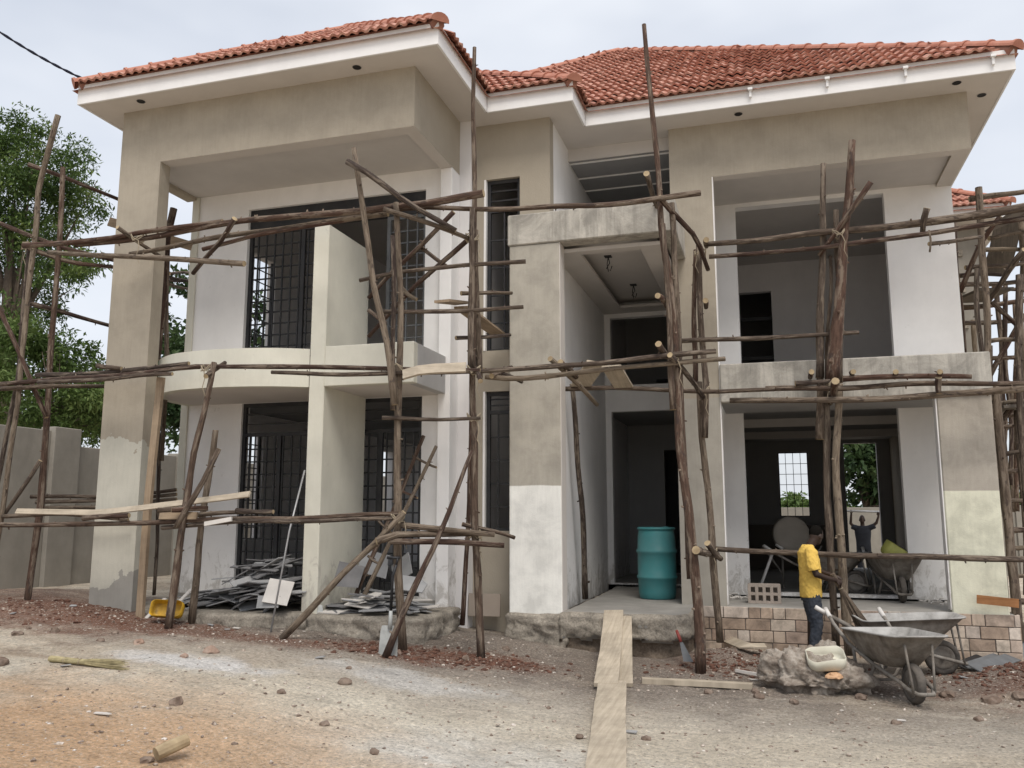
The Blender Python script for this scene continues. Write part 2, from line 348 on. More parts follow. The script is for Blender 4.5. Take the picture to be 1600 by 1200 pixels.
# ------------------------------------------------------------------ ground
def axis_pts(lo, hi, step, far):
    a = list(np.arange(lo, hi+1e-6, step)); s = step
    l = []; x = lo
    while x > -far: s *= 1.5; x -= s; l.append(x)
    s = step; r = []; x = hi
    while x < far: s *= 1.5; x += s; r.append(x)
    return l[::-1]+a+r
xs = axis_pts(-10.0, 4.5, .045, 900); ys = axis_pts(3.4, 11.8, .045, 900)
nx, ny = len(xs), len(ys)
gv = [(x, y, gz(x, y)) for y in ys for x in xs]
ga = np.array(gv)
def dent(x, y, a, lx, ly, dep):
    dx, dy = ga[:, 0]-x, ga[:, 1]-y; u = dx*math.cos(a)+dy*math.sin(a); v = -dx*math.sin(a)+dy*math.cos(a); r2 = (u/lx)**2+(v/ly)**2
    ga[:, 2] += np.where(r2 < 6, -dep*np.exp(-r2)+dep*.35*np.exp(-(r2-1.6)**2), 0)
for i in range(150):        # trodden footprints
    dent(random.uniform(-5.5, 3), random.uniform(4.2, 9.2), random.uniform(-1.2, 1.2)+1.57, .13, .05, random.uniform(.006, .014))
for (x0, y0, x1, y1, cv_) in ((-1.0, 5.0, 1.3, 9.0, .3), (-3.8, 4.6, -2.4, 8.2, -.2), (1.8, 5.2, 1.5, 8.9, .2), (-.2, 4.4, -.6, 8.6, .15), (-5.0, 6.5, 1.0, 7.6, .25)):      # barrow ruts
    for t_ in np.linspace(0, 1, 60):
        dent(x0+(x1-x0)*t_+cv_*math.sin(3.1*t_), y0+(y1-y0)*t_, math.atan2(y1-y0, x1-x0), .09, .035, .0055)
gv = ga.tolist()
gf = [(j*nx+i, j*nx+i+1, (j+1)*nx+i+1, (j+1)*nx+i) for j in range(ny-1) for i in range(nx-1)]
gm = bpy.data.meshes.new('ground'); gm.from_pydata(gv, [], gf); gm.polygons.foreach_set('use_smooth', [True]*len(gf)); gm.update()
n = NT('dusty_building_site_ground', .95, .15); p = n.pos()
NZC = {}
def shared(wsc):
    k = 1.3 if wsc < 1.9 else 2.7
    if k not in NZC: NZC[k] = n.math('SUBTRACT', n.noise(p, k, 6, .62, .6), .5)
    return NZC[k]
def blob(cx, cy, rx, ry, soft=.5, wob=.9, wsc=1.3, off=0.):
    m = n.mapping(p, (1/rx, 1/ry, 0), (-cx/rx, -cy/ry, 0)); ln = n.n('VectorMath', operation='LENGTH'); n.l(m, ln.inputs[0])
    d = n.math('ADD', ln.outputs['Value'], n.math('MULTIPLY', shared(wsc), wob*2))
    mr = n.n('MapRange', interpolation_type='SMOOTHSTEP'); mr.inputs['From Min'].default_value = 1.0+soft; mr.inputs['From Max'].default_value = 1.0-soft; n.l(d, mr.inputs['Value']); return mr.outputs[0]
fine = n.noise(p, 30, 8, .8); big = n.noise(p, 1.1, 6, .62, .8)
c = n.ramp(big, [(.36, (.37, .295, .225)), (.48, (.52, .44, .345)), (.62, (.62, .555, .455))])
c = n.mix(blob(-1.5, 6.3, 3.2, 1.9, .5, .8, 1.2, 1), c, (.70, .635, .52))
c = n.mix(n.math('MULTIPLY', blob(-1.6, 5.7, 1.3, .7, .5, .9, 2.2, 7), .7), c, (.76, .75, .71))
c = n.mix(n.math('MULTIPLY', blob(-4.2, 4.6, 2.0, 1.3, .7, .9, 1.4, 2), .85), c, (.62, .40, .235))
c = n.mix(n.math('MULTIPLY', blob(.3, 6.6, 2.2, .9, .5, 1.1, 1.6, 11), .35), c, (.48, .36, .21))
c = n.mix(n.math('MULTIPLY', blob(.6, 8.1, 2.8, .7, .5, 1.1, 1.6, 13), .5), c, (.34, .30, .25))
c = n.mix(n.math('MULTIPLY', blob(.2, 6.4, 3.2, 1.3, .6, 1.0, 1.4, 5), .55), c, (.62, .555, .46))
c = n.mix(n.math('MULTIPLY', blob(-3.5, 7.9, 4.2, .9, .6, 1.0, 1.3, 3), .65), c, (.37, .32, .27))
c = n.mix(n.math('MULTIPLY', blob(-4.0, 9.5, 6.5, 1.4, .5, .7, 1.5, 4), .92), c, (.20, .165, .138))
for (a, b_, rx, ry, am) in ((-8.3, 8.4, 2.0, .9, .9), (-6.3, 8.3, 1.4, .35, .7), (-3.9, 8.6, .9, .35, .75), (-3.0, 9.0, .7, .4, .8), (-5.0, 8.3, .7, .25, .6), (-.6, 10.4, .7, .6, .75), (3.2, 10.1, 1.5, 1.0, 1.0), (1.0, 9.9, 1.2, .5, .45), (-11, 9.5, 2.5, 1.2, .55)):
    c = n.mix(n.math('MULTIPLY', blob(a, b_, rx, ry, .5, .9, 2.6, a), am), c, (.17, .082, .054))
c = n.mix(n.math('MULTIPLY', blob(.8, 10.5, 2.4, .9, .5, .8, 1.6, 4), .75), c, (.22, .185, .155))
c = n.mix(n.math('MULTIPLY', blob(-5.2, 6.9, .75, .28, .5, 1.0, 3.0, 17), .85), c, (.74, .72, .70))
c = n.mix(n.math('MULTIPLY', blob(-3.3, 7.6, .8, .3, .5, 1.2, 3.0, 19), .55), c, (.66, .65, .63))
spk = n.ramp(n.noise(n.mapping(p, (1, 1, 1), (8, 1, 0)), 44, 5, .85), [(.55, 0.), (.61, 1.)]); c = n.mix(n.math('MULTIPLY', spk, .55), c, (.66, .62, .56))
dk = n.ramp(n.noise(n.mapping(p, (1, 1, 1), (2, 9, 0)), 32, 6, .85), [(.36, 1.), (.43, 0.)]); c = n.mix(n.math('MULTIPLY', dk, .6), c, (.13, .10, .08))
c = n.mix(1.0, c, n.ramp(fine, [(.36, .55), (.46, .95), (.54, 1.10), (.64, 1.42)]), 'MULTIPLY')
str_ = n.ramp(n.noise(n.mapping(p, (2.6, 5, 1), (3, 3, 0)), 1.0, 8, .75, .9), [(.36, .68), (.47, .98), (.6, 1.18)]); c = n.mix(.55, c, n.mix(1.0, c, str_, 'MULTIPLY'))
n.bump(n.noise(p, 15, 10, .8), 1.0, .05); M_ground = n.done(c)
tag(link('ground', gm, M_ground), kind='structure')
# ------------------------------------------------------------------ the house
H = empty('house', (-2.8, 12, .4), 'unfinished two storey house with red clay tile roof and wooden scaffolding', 'house')
HP = H
ZS = 7.19; ZE = 7.45; PIT = .71
# --- left wing portal
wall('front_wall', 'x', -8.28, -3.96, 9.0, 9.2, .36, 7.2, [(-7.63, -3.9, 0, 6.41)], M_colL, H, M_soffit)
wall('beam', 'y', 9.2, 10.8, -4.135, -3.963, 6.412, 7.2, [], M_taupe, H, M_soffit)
box('beam', -8.277, -8.10, 9.2, 10.4, 6.412, 7.2, M_taupe, H)
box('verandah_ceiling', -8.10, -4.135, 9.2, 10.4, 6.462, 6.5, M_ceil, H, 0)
WL_U = (-7.19, -4.38, 3.62, 6.18); WL_L = (-7.15, -4.39, .70, 3.30)
wall('wall', 'x', -8.14, -4.13, 10.4, 10.6, .45, 7.2, [WL_U, WL_L], M_white, H)
box('pilaster', -8.16, -8.04, 10.375, 10.4, .6, 6.46, M_cream, H, .004)
box('pier', -4.13, -3.96, 10.30, 10.6, .5, 6.41, M_white, H)
box('fin_wall', -5.42, -5.21, 9.25, 10.4, .45, 5.38, M_cream, H, .012)
# curved balcony and its plinth
curve = [(-5.42, 9.25), (-5.75, 9.08), (-6.1, 8.98), (-6.5, 8.93), (-6.9, 8.95), (-7.25, 9.03), (-7.55, 9.20), (-7.8, 9.42), (-7.98, 9.72), (-8.06, 10.08), (-8.08, 10.4)]
def smooth_curve(pts, k=4):
    o = []
    for i in range(len(pts)-1):
        p0, p1, p2, p3 = pts[max(i-1, 0)], pts[i], pts[i+1], pts[min(i+2, len(pts)-1)]
        for s in range(k):
            t = s/k; q = []
            for a in (0, 1):
                q.append(.5*((2*p1[a])+(-p0[a]+p2[a])*t+(2*p0[a]-5*p1[a]+4*p2[a]-p3[a])*t*t+(-p0[a]+3*p1[a]-3*p2[a]+p3[a])*t**3))
            o.append(tuple(q))
    return o+[pts[-1]]
cv = smooth_curve(curve)
def inset(pts, d):
    o = []
    for i, p_ in enumerate(pts):
        a = pts[max(i-1, 0)]; b = pts[min(i+1, len(pts)-1)]; t = Vector((b[0]-a[0], b[1]-a[1])).normalized()
        o.append((p_[0]+t.y*d, p_[1]-t.x*d))
    return o
cvi = inset(cv, .12)
b = MB(); nn = len(cv)
b.prism(cv+cvi[::-1], 3.30, 3.78)
bal = b.build('balcony_parapet', M_cream, H)
MB().prism(cvi[:-1]+[(-8.0, 10.4), (-5.42, 10.4)], 3.302, 3.46).build('balcony_slab', M_soffit, H)
box('balcony_parapet', -5.21, -4.02, 9.25, 9.37, 3.30, 3.80, M_cream, H)
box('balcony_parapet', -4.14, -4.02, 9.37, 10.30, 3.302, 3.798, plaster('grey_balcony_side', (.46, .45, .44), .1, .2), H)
box('balcony_slab', -5.21, -4.14, 9.37, 10.4, 3.304, 3.46, M_soffit, H, 0)
def rough_prism(name, poly, z0, z1, m, amp=.035, cuts=9, seed=0, under=None):
    """rough cast concrete base: dense prism whose faces are pushed about by noise"""
    bm = bmesh.new(); dense = []
    for i in range(len(poly)):
        a, c_ = Vector(poly[i]), Vector(poly[(i+1) % len(poly)]); k = max(1, int((c_-a).length/.035))
        dense += [tuple(a.lerp(c_, j/k)) for j in range(k)]
    cuts = max(cuts, int((z1-z0)/.03)); zz = [z0+(z1-z0)*i/cuts for i in range(cuts)]
    cx = sum(q[0] for q in dense)/len(dense); cy = sum(q[1] for q in dense)/len(dense); rings = []
    prof = [(z, 0.) for z in zz]+[(z1-.03, .005), (z1-.008, .03), (z1, .07)]
    for z, ins in prof:
        ring = []
        for (x, y) in dense:
            t = Vector((cx-x, cy-y)); L_ = t.length; t /= max(L_, 1e-6)
            nv = noise.fractal((x*4.5+seed, y*4.5, z*7), .55, 2.2, 7)
            d = ins + amp*nv*(1.3 if z < z1-.1 else .6)
            if under:
                ze = under[0]+.07*noise.fractal((x*4+seed, y*4, 2.), .8, 2, 3)
                if z < ze: d += under[1]
            ring.append(bm.verts.new((x+t.x*d, y+t.y*d, z+noise.noise((x*5, y*5, z*5+seed))*.014)))
        rings.append(ring)
    m_ = len(dense)
    for r0, r1 in zip(rings, rings[1:]):
        for i in range(m_): bm.faces.new((r0[i], r0[(i+1) % m_], r1[(i+1) % m_], r1[i]))
    bm.faces.new(rings[-1]); me = bpy.data.meshes.new(name); bmesh.ops.triangulate(bm, faces=[f for f in bm.faces if len(f.verts) > 4])
    bm.to_mesh(me); bm.free(); me.polygons.foreach_set('use_smooth', [len(p_.vertices) == 4 for p_ in me.polygons])
    if isinstance(m, list): me.polygons.foreach_set('material_index', [0 if p_.normal.z > .6 or len(p_.vertices) == 3 else (1 if p_.center.z > (under[0] if under else -9) else 2) for p_ in me.polygons])
    return link(name, me, m, H)
pl = [(x-.02, y-.10) for x, y in cv]
rough_prism('plinth', [(-5.2, 9.12), (-5.44, 9.10)]+pl[2:-1:2]+[(-8.3, 10.45), (-5.2, 10.45)], .15, .60, M_conc, .05, 9, 1, (.40, .05))
rough_prism('plinth', [(-3.84, 9.22), (-4.1, 9.08), (-4.8, 9.05), (-5.25, 9.09), (-5.25, 10.45), (-3.84, 10.45)], .05, .59, M_conc, .05, 9, 2)
rough_prism('plinth', [(-7.6, 8.95), (-8.36, 8.93), (-8.36, 9.3), (-7.6, 9.3)], .2, .56, M_conc, .05, 7, 3)
box('floor_slab', -8.14, -3.97, 10.38, 20, .46, .66, M_floor, H, 0)
# --- centre bay
wall('wall', 'x', -3.963, -2.72, 10.8, 11.0, .25, 7.2, [(-3.67, -3.15, 3.94, 6.38), (-3.67, -3.15, 1.53, 3.38)], M_taupe, H)
wall('wall', 'y', 11.0, 20.0, -2.90, -2.722, .25, 7.2, [], M_white, H)
for (z0, z1) in ((3.94, 6.38), (1.53, 3.38)):
    box('window_reveal', -3.67, -3.64, 10.79, 11.0, z0, z1, M_white, H, .003)
box('wall', -3.98, -3.80, 10.6, 20, .25, 7.2, M_inner2, H, 0)
# --- porch
box('pillar', -3.18, -2.50, 10.4, 10.64, .50, 5.25, M_pillar, H, .014)
rough_prism('plinth', [(-2.46, 10.36), (-3.22, 10.36), (-3.22, 10.85), (-2.46, 10.85)], .0, .55, M_conc, .05, 9, 5)
box('porch_beam', -3.20, -1.0, 10.38, 10.64, 5.25, 5.67, M_raw, H, .014)
box('porch_beam', -1.19, -1.003, 10.64, 11.67, 5.252, 5.668, M_raw, H, .014)
box('porch_slab', -2.72, -1.19, 10.64, 14.3, 5.45, 5.6, M_inner, H, 0)
box('porch_slab', -3.2, -2.72, 10.64, 10.8, 5.45, 5.6, M_raw, H, 0)
box('porch_wall', -2.80, -2.65, 10.64, 14.3, .5, 5.45, M_white, H, .006)
box('corner_trim', -2.53, -2.497, 10.41, 10.66, .55, 5.25, M_soffit, H, .004)
for nm, a in (('ceiling_border', (-2.65, -2.30, 10.64, 14.3, 5.17, 5.22)), ('ceiling_border', (-1.50, -1.19, 10.64, 14.3, 5.17, 5.22)), ('ceiling_border', (-2.30, -1.50, 13.9, 14.3, 5.172, 5.222)), ('ceiling_border', (-2.30, -1.50, 10.64, 10.8, 5.172, 5.222)), ('ceiling_panel', (-2.6, -1.3, 10.7, 14.2, 5.34, 5.36))):
    box(nm, *a, M_ceil, H, .004)
rough_prism('porch_floor', [(-2.52, 10.32), (-2.52, 14.3), (-.98, 14.3), (-.98, 11.0), (-.98, 10.55), (-1.15, 10.36)], -.1, .575, [M_floor, M_conc, M_earth], .03, 9, 8, (.27, .10))
wall('wall', 'x', -2.65, -1.19, 14.3, 14.45, .3, 5.45, [(-2.55, -1.25, .62, 3.47), (-2.55, -1.25, 3.92, 5.1)], M_white, H)
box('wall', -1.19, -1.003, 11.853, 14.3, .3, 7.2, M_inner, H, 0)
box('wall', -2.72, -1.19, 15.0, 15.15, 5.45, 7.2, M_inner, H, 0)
for yy in (12.03, 12.63, 13.17): box('ceiling_batten', -2.72, -1.19, yy, yy+.022, 6.99, 7.01, M_white, H, 0)
box('ceiling_panel', -2.72, -1.19, 11.95, 15.0, 7.012, 7.04, M_inner, H, 0); box('ceiling_step', -2.72, -1.19, 11.93, 11.949, 7.0, 7.19, M_ceil, H, 0)
# hall behind the porch
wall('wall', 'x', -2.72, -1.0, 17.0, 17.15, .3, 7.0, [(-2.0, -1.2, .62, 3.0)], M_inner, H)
box('floor_slab', -2.72, -1.0, 14.3, 20, .40, .60, M_floor, H, 0)
box('stair_soffit', -2.72, -1.2, 14.45, 17, 3.5, 3.62, M_inner, H, 0)
# --- right wing
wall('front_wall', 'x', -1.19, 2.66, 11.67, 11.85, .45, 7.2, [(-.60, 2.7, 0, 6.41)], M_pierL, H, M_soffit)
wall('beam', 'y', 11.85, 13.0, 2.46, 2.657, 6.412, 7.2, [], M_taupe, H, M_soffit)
box('corner_trim', -.612, -.596, 11.668, 11.86, .58, 6.41, M_white, H, .004)
box('parapet', -.60, 2.66, 11.62, 11.80, 3.22, 3.74, M_raw, H, .014)
box('parapet', 2.48, 2.657, 11.80, 13.0, 3.222, 3.738, M_raw, H, .014)
box('balcony_slab', -.60, 2.48, 11.80, 13.0, 3.224, 3.45, M_inner, H, 0)
box('pier', 2.03, 2.645, 11.665, 11.86, .50, 3.22, M_pierR, H, .012)
box('corner_trim', 2.012, 2.03, 11.68, 11.86, .60, 3.22, M_white, H, .004)
box('verandah_ceiling', -1.0, 2.46, 11.85, 13.0, 6.462, 6.5, M_ceil, H, 0)
wall('wall', 'x', -1.0, 2.66, 13.0, 13.18, .45, 7.2, [(-.35, 1.76, .64, 3.30), (-.35, 1.76, 3.62, 6.40)], M_white, H)
wall('wall', 'y', 13.18, 20.0, 2.48, 2.66, .3, 7.2, [], M_taupe, H)
wall('wall', 'x', -1.0, 2.48, 16.9, 17.05, 3.62, 7.0, [(-.44, .16, 3.62, 6.04)], M_inner2, H)
box('wall', -1.0, -.85, 13.18, 20, .3, 7.0, M_inner, H, 0)
box('verandah_floor', -.98, 2.70, 11.66, 13.0, .2, .575, M_floor, H, .02)
box('floor_slab', -.85, 2.48, 13.0, 20, .30, .60, M_floor, H, 0)
box('upper_floor_slab', -8.0, 2.48, 13.2, 20, 3.36, 3.60, M_inner, H, 0) if False else None
box('upper_floor_slab', -.85, 2.48, 13.18, 20, 3.36, 3.60, M_inner, H, 0)
box('upper_floor_slab', -7.98, -3.98, 10.6, 20, 3.36, 3.60, M_inner, H, 0)
box('wall_lining', 2.45, 2.479, 13.18, 16.9, 3.6, 6.6, M_inner2, H, 0); box('wall_lining', -.849, -.82, 13.18, 16.9, 3.6, 6.6, M_inner2, H, 0); box('room_ceiling', -.85, 2.48, 13.18, 16.9, 6.6, 6.64, M_ceil, H, 0)
box('kitchen_counter', -.85, 1.15, 19.3, 20, .60, 1.52, M_dark, H)
# tray ceiling rails in the ground room
for yy in (15.2, 17.6): box('ceiling_rail', -.85, 2.48, yy, yy+.06, 3.22, 3.36, M_ceil, H, 0)
# rear and side walls
wall('wall', 'x', -8.14, 2.66, 20.0, 20.18, .2, 7.2, [(.17, .80, 1.70, 3.11), (1.55, 2.22, .6, 3.28), (-7.4, -4.4, 1.2, 3.2), (-7.4, -4.4, 4.4, 6.2)], M_inner, H)  # wide left openings, out of view, added to let light into the rooms
wall('wall', 'y', 10.6, 20.0, -8.14, -7.98, .2, 7.2, [(11.5, 12.25, 1.35, 3.05), (11.4, 12.4, 4.1, 6.0), (16.6, 17.3, 1.6, 3.1)], M_inner2, H)
box('wall', 2.66, 3.98, 17.5, 20, .2, 7.2, M_bwall, H, 0)
for k in range(3):
    for i in range(2): box('vent_block', 3.3+.22*i, 3.46+.22*i, 17.46, 17.5, 5.2+.7*k, 5.33+.7*k, M_conc, H, 0)
# --- grilles
def grille(name, x0, x1, y, z0, z1, nvx, nhz, m=M_steel, stiles=(), head=.42, r=.010, fr=.05, d=.05):
    b = MB()
    b.box(x0, x0+fr, y, y+d, z0, z1); b.box(x1-fr, x1, y, y+d, z0, z1); b.box(x0+fr, x1-fr, y, y+d, z1-fr, z1); b.box(x0+fr, x1-fr, y, y+d, z0, z0+fr*.6)
    if head: b.box(x0+fr, x1-fr, y, y+d, z1-head-fr, z1-head)
    zt = z1-head-fr if head else z1-fr
    for sx in stiles: b.box(sx-.03, sx+.03, y-.004, y+d-.008, z0+fr*.6, zt)
    w_ = b.build(name, m, H)
    for i in range(1, nvx): 
        x = x0+(x1-x0)*i/nvx; MB().box(x-r, x+r, y+.012, y+.012+2*r, z0, zt).build('bar', m, w_)
    for i in range(1, nhz):
        z = z0+(zt-z0)*i/nhz; MB().box(x0+fr, x1-fr, y+.03, y+.03+2*r, z-r, z+r).build('bar', m, w_)
    if head:
        for i in (1, 2): 
            z = zt+fr+head*i/3-fr*.3; MB().box(x0+fr, x1-fr, y+.02, y+.035, z-r, z+r).build('bar', m, w_)
    return w_
grille('window_grille', -7.15, -4.39, 10.44, .70, 3.30, 21, 12, M_steel, (-6.55, -5.9, -5.0))
grille('window_grille', -7.19, -5.95, 10.46, 3.62, 5.86, 9, 13, M_steel, (-6.3,), 0)
grille('window_grille', -4.98, -4.38, 10.46, 3.62, 5.86, 4, 13, M_steelg, (), 0)
box('window_head', -7.19, -4.38, 10.45, 10.52, 5.86, 6.18, M_steel, H, .004)
grille('window_grille', -3.64, -3.15, 10.86, 3.94, 6.38, 2, 5, M_steel, (), .42)
grille('window_grille', -3.64, -3.15, 10.86, 1.53, 3.38, 3, 5, M_steel, (), .25)
grille('window_grille', .17, .80, 20.05, 1.70, 3.11, 4, 6, M_steel, (), 0, .006, .02)
for (y0, y1, z0, z1) in ((11.5, 12.25, 1.35, 3.05), (11.4, 12.4, 4.1, 6.0)):
    b = MB(); b.box(-8.06, -8.02, y0, y0+.04, z0, z1); b.box(-8.06, -8.02, y1-.04, y1, z0, z1); fr_ = b.build('window_grille', M_steel, H)
    for i in range(1, 5): y_ = y0+(y1-y0)*i/5; MB().box(-8.045, -8.03, y_-.008, y_+.008, z0, z1).build('bar', M_steel, fr_)
    for i in range(1, 9): z_ = z0+(z1-z0)*i/9; MB().box(-8.05, -8.035, y0, y1, z_-.008, z_+.008).build('bar', M_steel, fr_)
b = MB()
for z_ in (4.3, 4.72, 5.14, 5.5): box('railing_bar', -.44, .16, 17.06, 17.1, z_, z_+.07, M_steel, H, 0)
for z_ in (4.0, 4.35, 4.7): box('railing_bar', -2.1, -1.2, 16.9, 16.95, z_, z_+.05, M_steel, H, 0)
# --- stone tile plinth: bricks as pieces
box('plinth_core', -1.0, 2.72, 11.60, 11.66, -.25, .56, M_mortar, H, 0)
rowh = .145; zt = .575
for row in range(5):
    x = -1.0 if row % 2 else -1.0-.12; z1 = zt-row*rowh; i = 0
    while x < 2.72:
        ln = (.295 if (i % 2 == 0) ^ (random.random() < .22) else .155)*random.uniform(.93, 1.07); xa, xb = max(x, -1.0), min(x+ln, 2.725)
        if xb-xa > .03:
            pr_ = random.uniform(.006, .016)
            MB().box(xa+.005, xb-.005, 11.60-pr_, 11.61, z1-rowh+.006, z1-.004).build('brick', M_brick, H, bevel=.004)
        x += ln; i += 1
for row in range(4):
    z1 = zt-row*rowh; y = 11.6
    while y < 13: MB().box(2.715, 2.732, y+.005, min(y+.26, 13), z1-rowh+.006, z1-.004).build('brick', M_brick, H); y += .27
# --- fascia and soffit
FT = 7.455
segs = [('x', -8.7, -3.5, 8.6), ('y', 8.6, 10.4, -3.5), ('x', -3.5, -2.3, 10.4), ('y', 10.4, 11.2, -2.3), ('x', -2.3, 3.12, 11.2), ('y', 11.2, 17.1, 3.12), ('x', 3.12, 4.45, 17.1), ('y', 17.1, 23, 4.45), ('x', -8.7, 4.45, 23), ('y', 8.6, 23, -8.7)]
for ax, a0, a1, d_ in segs:
    if ax == 'x':
        s_ = 1 if d_ < 20 else -1
        box('fascia', a0, a1, min(d_, d_+.03*s_), max(d_, d_+.03*s_), 7.18, FT, M_fascia, H, .004); box('eave_batten', a0+.08, a1-.08, min(d_+.032*s_, d_+.075*s_), max(d_+.032*s_, d_+.075*s_), 7.36, 7.50, M_tile, H, 0)
    else:
        s_ = -1 if d_ > -3.6 else 1
        box('fascia', min(d_, d_+.03*s_), max(d_, d_+.03*s_), a0+.03, a1, 7.181, FT-.001, M_fascia, H, .004); box('eave_batten', min(d_+.032*s_, d_+.075*s_), max(d_+.032*s_, d_+.075*s_), a0+.1, a1-.1, 7.361, 7.499, M_tile, H, 0)
b = MB()
def q(x0, x1, y0, y1): b.add([(x0, y0, ZS), (x1, y0, ZS), (x1, y1, ZS), (x0, y1, ZS)], [(3, 2, 1, 0)])
q(-8.68, -3.52, 8.62, 10.42); q(-8.68, -2.32, 10.42, 11.22); q(-8.68, 3.10, 11.22, 11.95); q(-8.68, -2.72, 11.95, 15); q(-1.19, 3.10, 11.95, 15); q(-8.68, 3.10, 15, 17.12); q(-8.68, 4.43, 17.12, 22.98)
soff = b.build('soffit', M_soffit, H)
for (x, y) in ((-7.82, 8.78), (-4.66, 8.82), (-.21, 11.46), (2.49, 11.38), (2.87, 11.83)):
    m_ = Matrix.Translation((x, y, ZS-.006)); MB().lathe([(.055, 0), (.05, -.004), (.042, 0), (.042, .003), (0.001, .003)], m_, 16).build('light_hole', M_black, soff)  # open downlight holes, their inner shade put into black discs
for x in (-.04, .93, 1.87, 2.87):
    MB().box(x-.015, x+.015, 11.16, 11.2, 7.27, 7.38).box(x-.03, x+.03, 11.13, 11.17, 7.36, 7.39).build('gutter_bracket', M_fascia, H)
# --- roof
RECTS = [(-8.7, -3.5, 8.6, 23), (-8.7, -2.3, 10.4, 23), (-8.7, 3.12, 11.2, 23), (-8.7, 4.45, 17.1, 23)]
def rh(x, y):
    best = (-9, None)
    for i, (x0, x1, y0, y1) in enumerate(RECTS):
        e = ((y-y0, 'f'), (x1-x, 'r'), (x-x0, 'l'), (y1-y, 'b')); m_ = min(e)
        if m_[0] > best[0]+1e-9: best = (m_[0], (m_[1], (y0, x1, x0, y1)['frlb'.index(m_[1])]))
    return best
b = MB(); gx = np.arange(-8.75, 4.5, .1); gy = np.arange(8.55, 23.1, .1)
idx = {}
for j, y in enumerate(gy):
    for i, x in enumerate(gx):
        h = rh(x, y)[0]
        if h > -.06: idx[(i, j)] = len(b.v); b.v.append((x, y, ZE-.05+PIT*h))
for (i, j) in list(idx):
    k4 = [(i, j), (i+1, j), (i+1, j+1), (i, j+1)]
    if all(k in idx for k in k4): b.f.append(tuple(idx[k] for k in k4)); b.mi.append(0)
ROOF = b.build('roof', M_tile, H)
# one clay tile in local space: x across, y up the slope, z out
TW, TL, EXP = .25, .41, .345
def tile_geo():
    vs = []; fs = []; prof = [(0, .002), (.08, .022), (.17, .030), (.27, .018), (.36, .002), (.45, .0), (.55, .020), (.65, .030), (.75, .018), (.84, .002), (.94, .0), (1.05, .012)]; m_ = len(prof)
    for yy, dz in ((0, .052), (TL, .002)):
        for u, z in prof: vs.append(((u-.5)*TW, yy, z+dz))
    for u, z in prof: vs.append(((u-.5)*TW, .0, z+.052-.030))
    for i in range(m_-1):
        fs.append((i, i+1, m_+i+1, m_+i)); fs.append((2*m_+i, 2*m_+i+1, i+1, i))
    return np.array(vs), fs
TV, TF = tile_geo()
tmesh = bpy.data.meshes.new('roof_tile'); tmesh.from_pydata(TV.tolist(), [], TF); tmesh.polygons.foreach_set('use_smooth', [False]*len(TF)); tmesh.materials.append(M_tile)
cs = 1/math.sqrt(1+PIT*PIT); sn = PIT*cs
mats_ = []
PL = set()
for (x0, x1, y0, y1) in RECTS: PL |= {('f', y0), ('r', x1), ('l', x0), ('b', y1)}
for side, off in sorted(PL):
    ex = {'f': Vector((1, 0, 0)), 'r': Vector((0, 1, 0)), 'l': Vector((0, -1, 0)), 'b': Vector((-1, 0, 0))}[side]
    hz_ = {'f': Vector((0, 1, 0)), 'r': Vector((-1, 0, 0)), 'l': Vector((1, 0, 0)), 'b': Vector((0, -1, 0))}[side]
    up = hz_*cs+Vector((0, 0, sn)); nr = ex.cross(up)
    base = {'f': Vector((0, off, ZE)), 'r': Vector((off, 0, ZE)), 'l': Vector((off, 0, ZE)), 'b': Vector((0, off, ZE))}[side]
    for rw in range(0, 24):
        for cI in range(-110, 110):
            along = cI*TW; s_ = rw*EXP-.06
            c0 = base+ex*along+up*s_; cc = base+ex*along+up*(s_+.22)
            if not(-8.8 < cc.x < 4.6 and 8.5 < cc.y < 23.1): continue
            h, pl_ = rh(cc.x, cc.y)
            if pl_ != (side, off) or h < -.03: continue
            if any((lambda tp: (ZE+PIT*((tp-base).dot(hz_)))-(ZE+PIT*rh(tp.x, tp.y)[0]))(base+ex*(along+sx_)+up*(s_+.38)) > .13 for sx_ in (-.11, .11)): continue
            jx = Matrix.Rotation(random.gauss(0, .020), 4, nr) @ Matrix.Rotation(random.gauss(0, .014), 4, ex)
            M3 = Matrix((ex, up, nr)).transposed().to_4x4(); M3 = Matrix.Translation(c0+nr*random.uniform(0, .006)) @ jx @ M3
            view = (cc-CAM).normalized(); fac = max(0, -view.dot(nr))/(cc-CAM).length_squared if side in 'fr' else 0
            if side == 'f' and off == 11.2 and cc.x > -2.0: fac *= 1.0
            mats_.append((fac, M3))
mats_.sort(key=lambda t: -t[0])
for fac, M3 in mats_[:300]:
    o = bpy.data.objects.new('roof_tile', tmesh); COL.objects.link(o); o.parent = ROOF; o.matrix_basis = M3
rest = mats_[300:]; m_ = len(TV); allv = np.zeros((len(rest)*m_, 3)); th = np.hstack([TV, np.ones((m_, 1))])
for i, (f_, M3) in enumerate(rest): allv[i*m_:(i+1)*m_] = (th @ np.array(M3).T)[:, :3]
allf = [tuple(k+i*m_ for k in f_) for i in range(len(rest)) for f_ in TF]
me = bpy.data.meshes.new('roof_tiles'); me.from_pydata(allv.tolist(), [], allf); me.update()
tag(link('roof_tiles', me, M_tile, ROOF), kind='stuff')
M_mort = plaster('ridge_mortar', (.34, .17, .125), .2, .3)
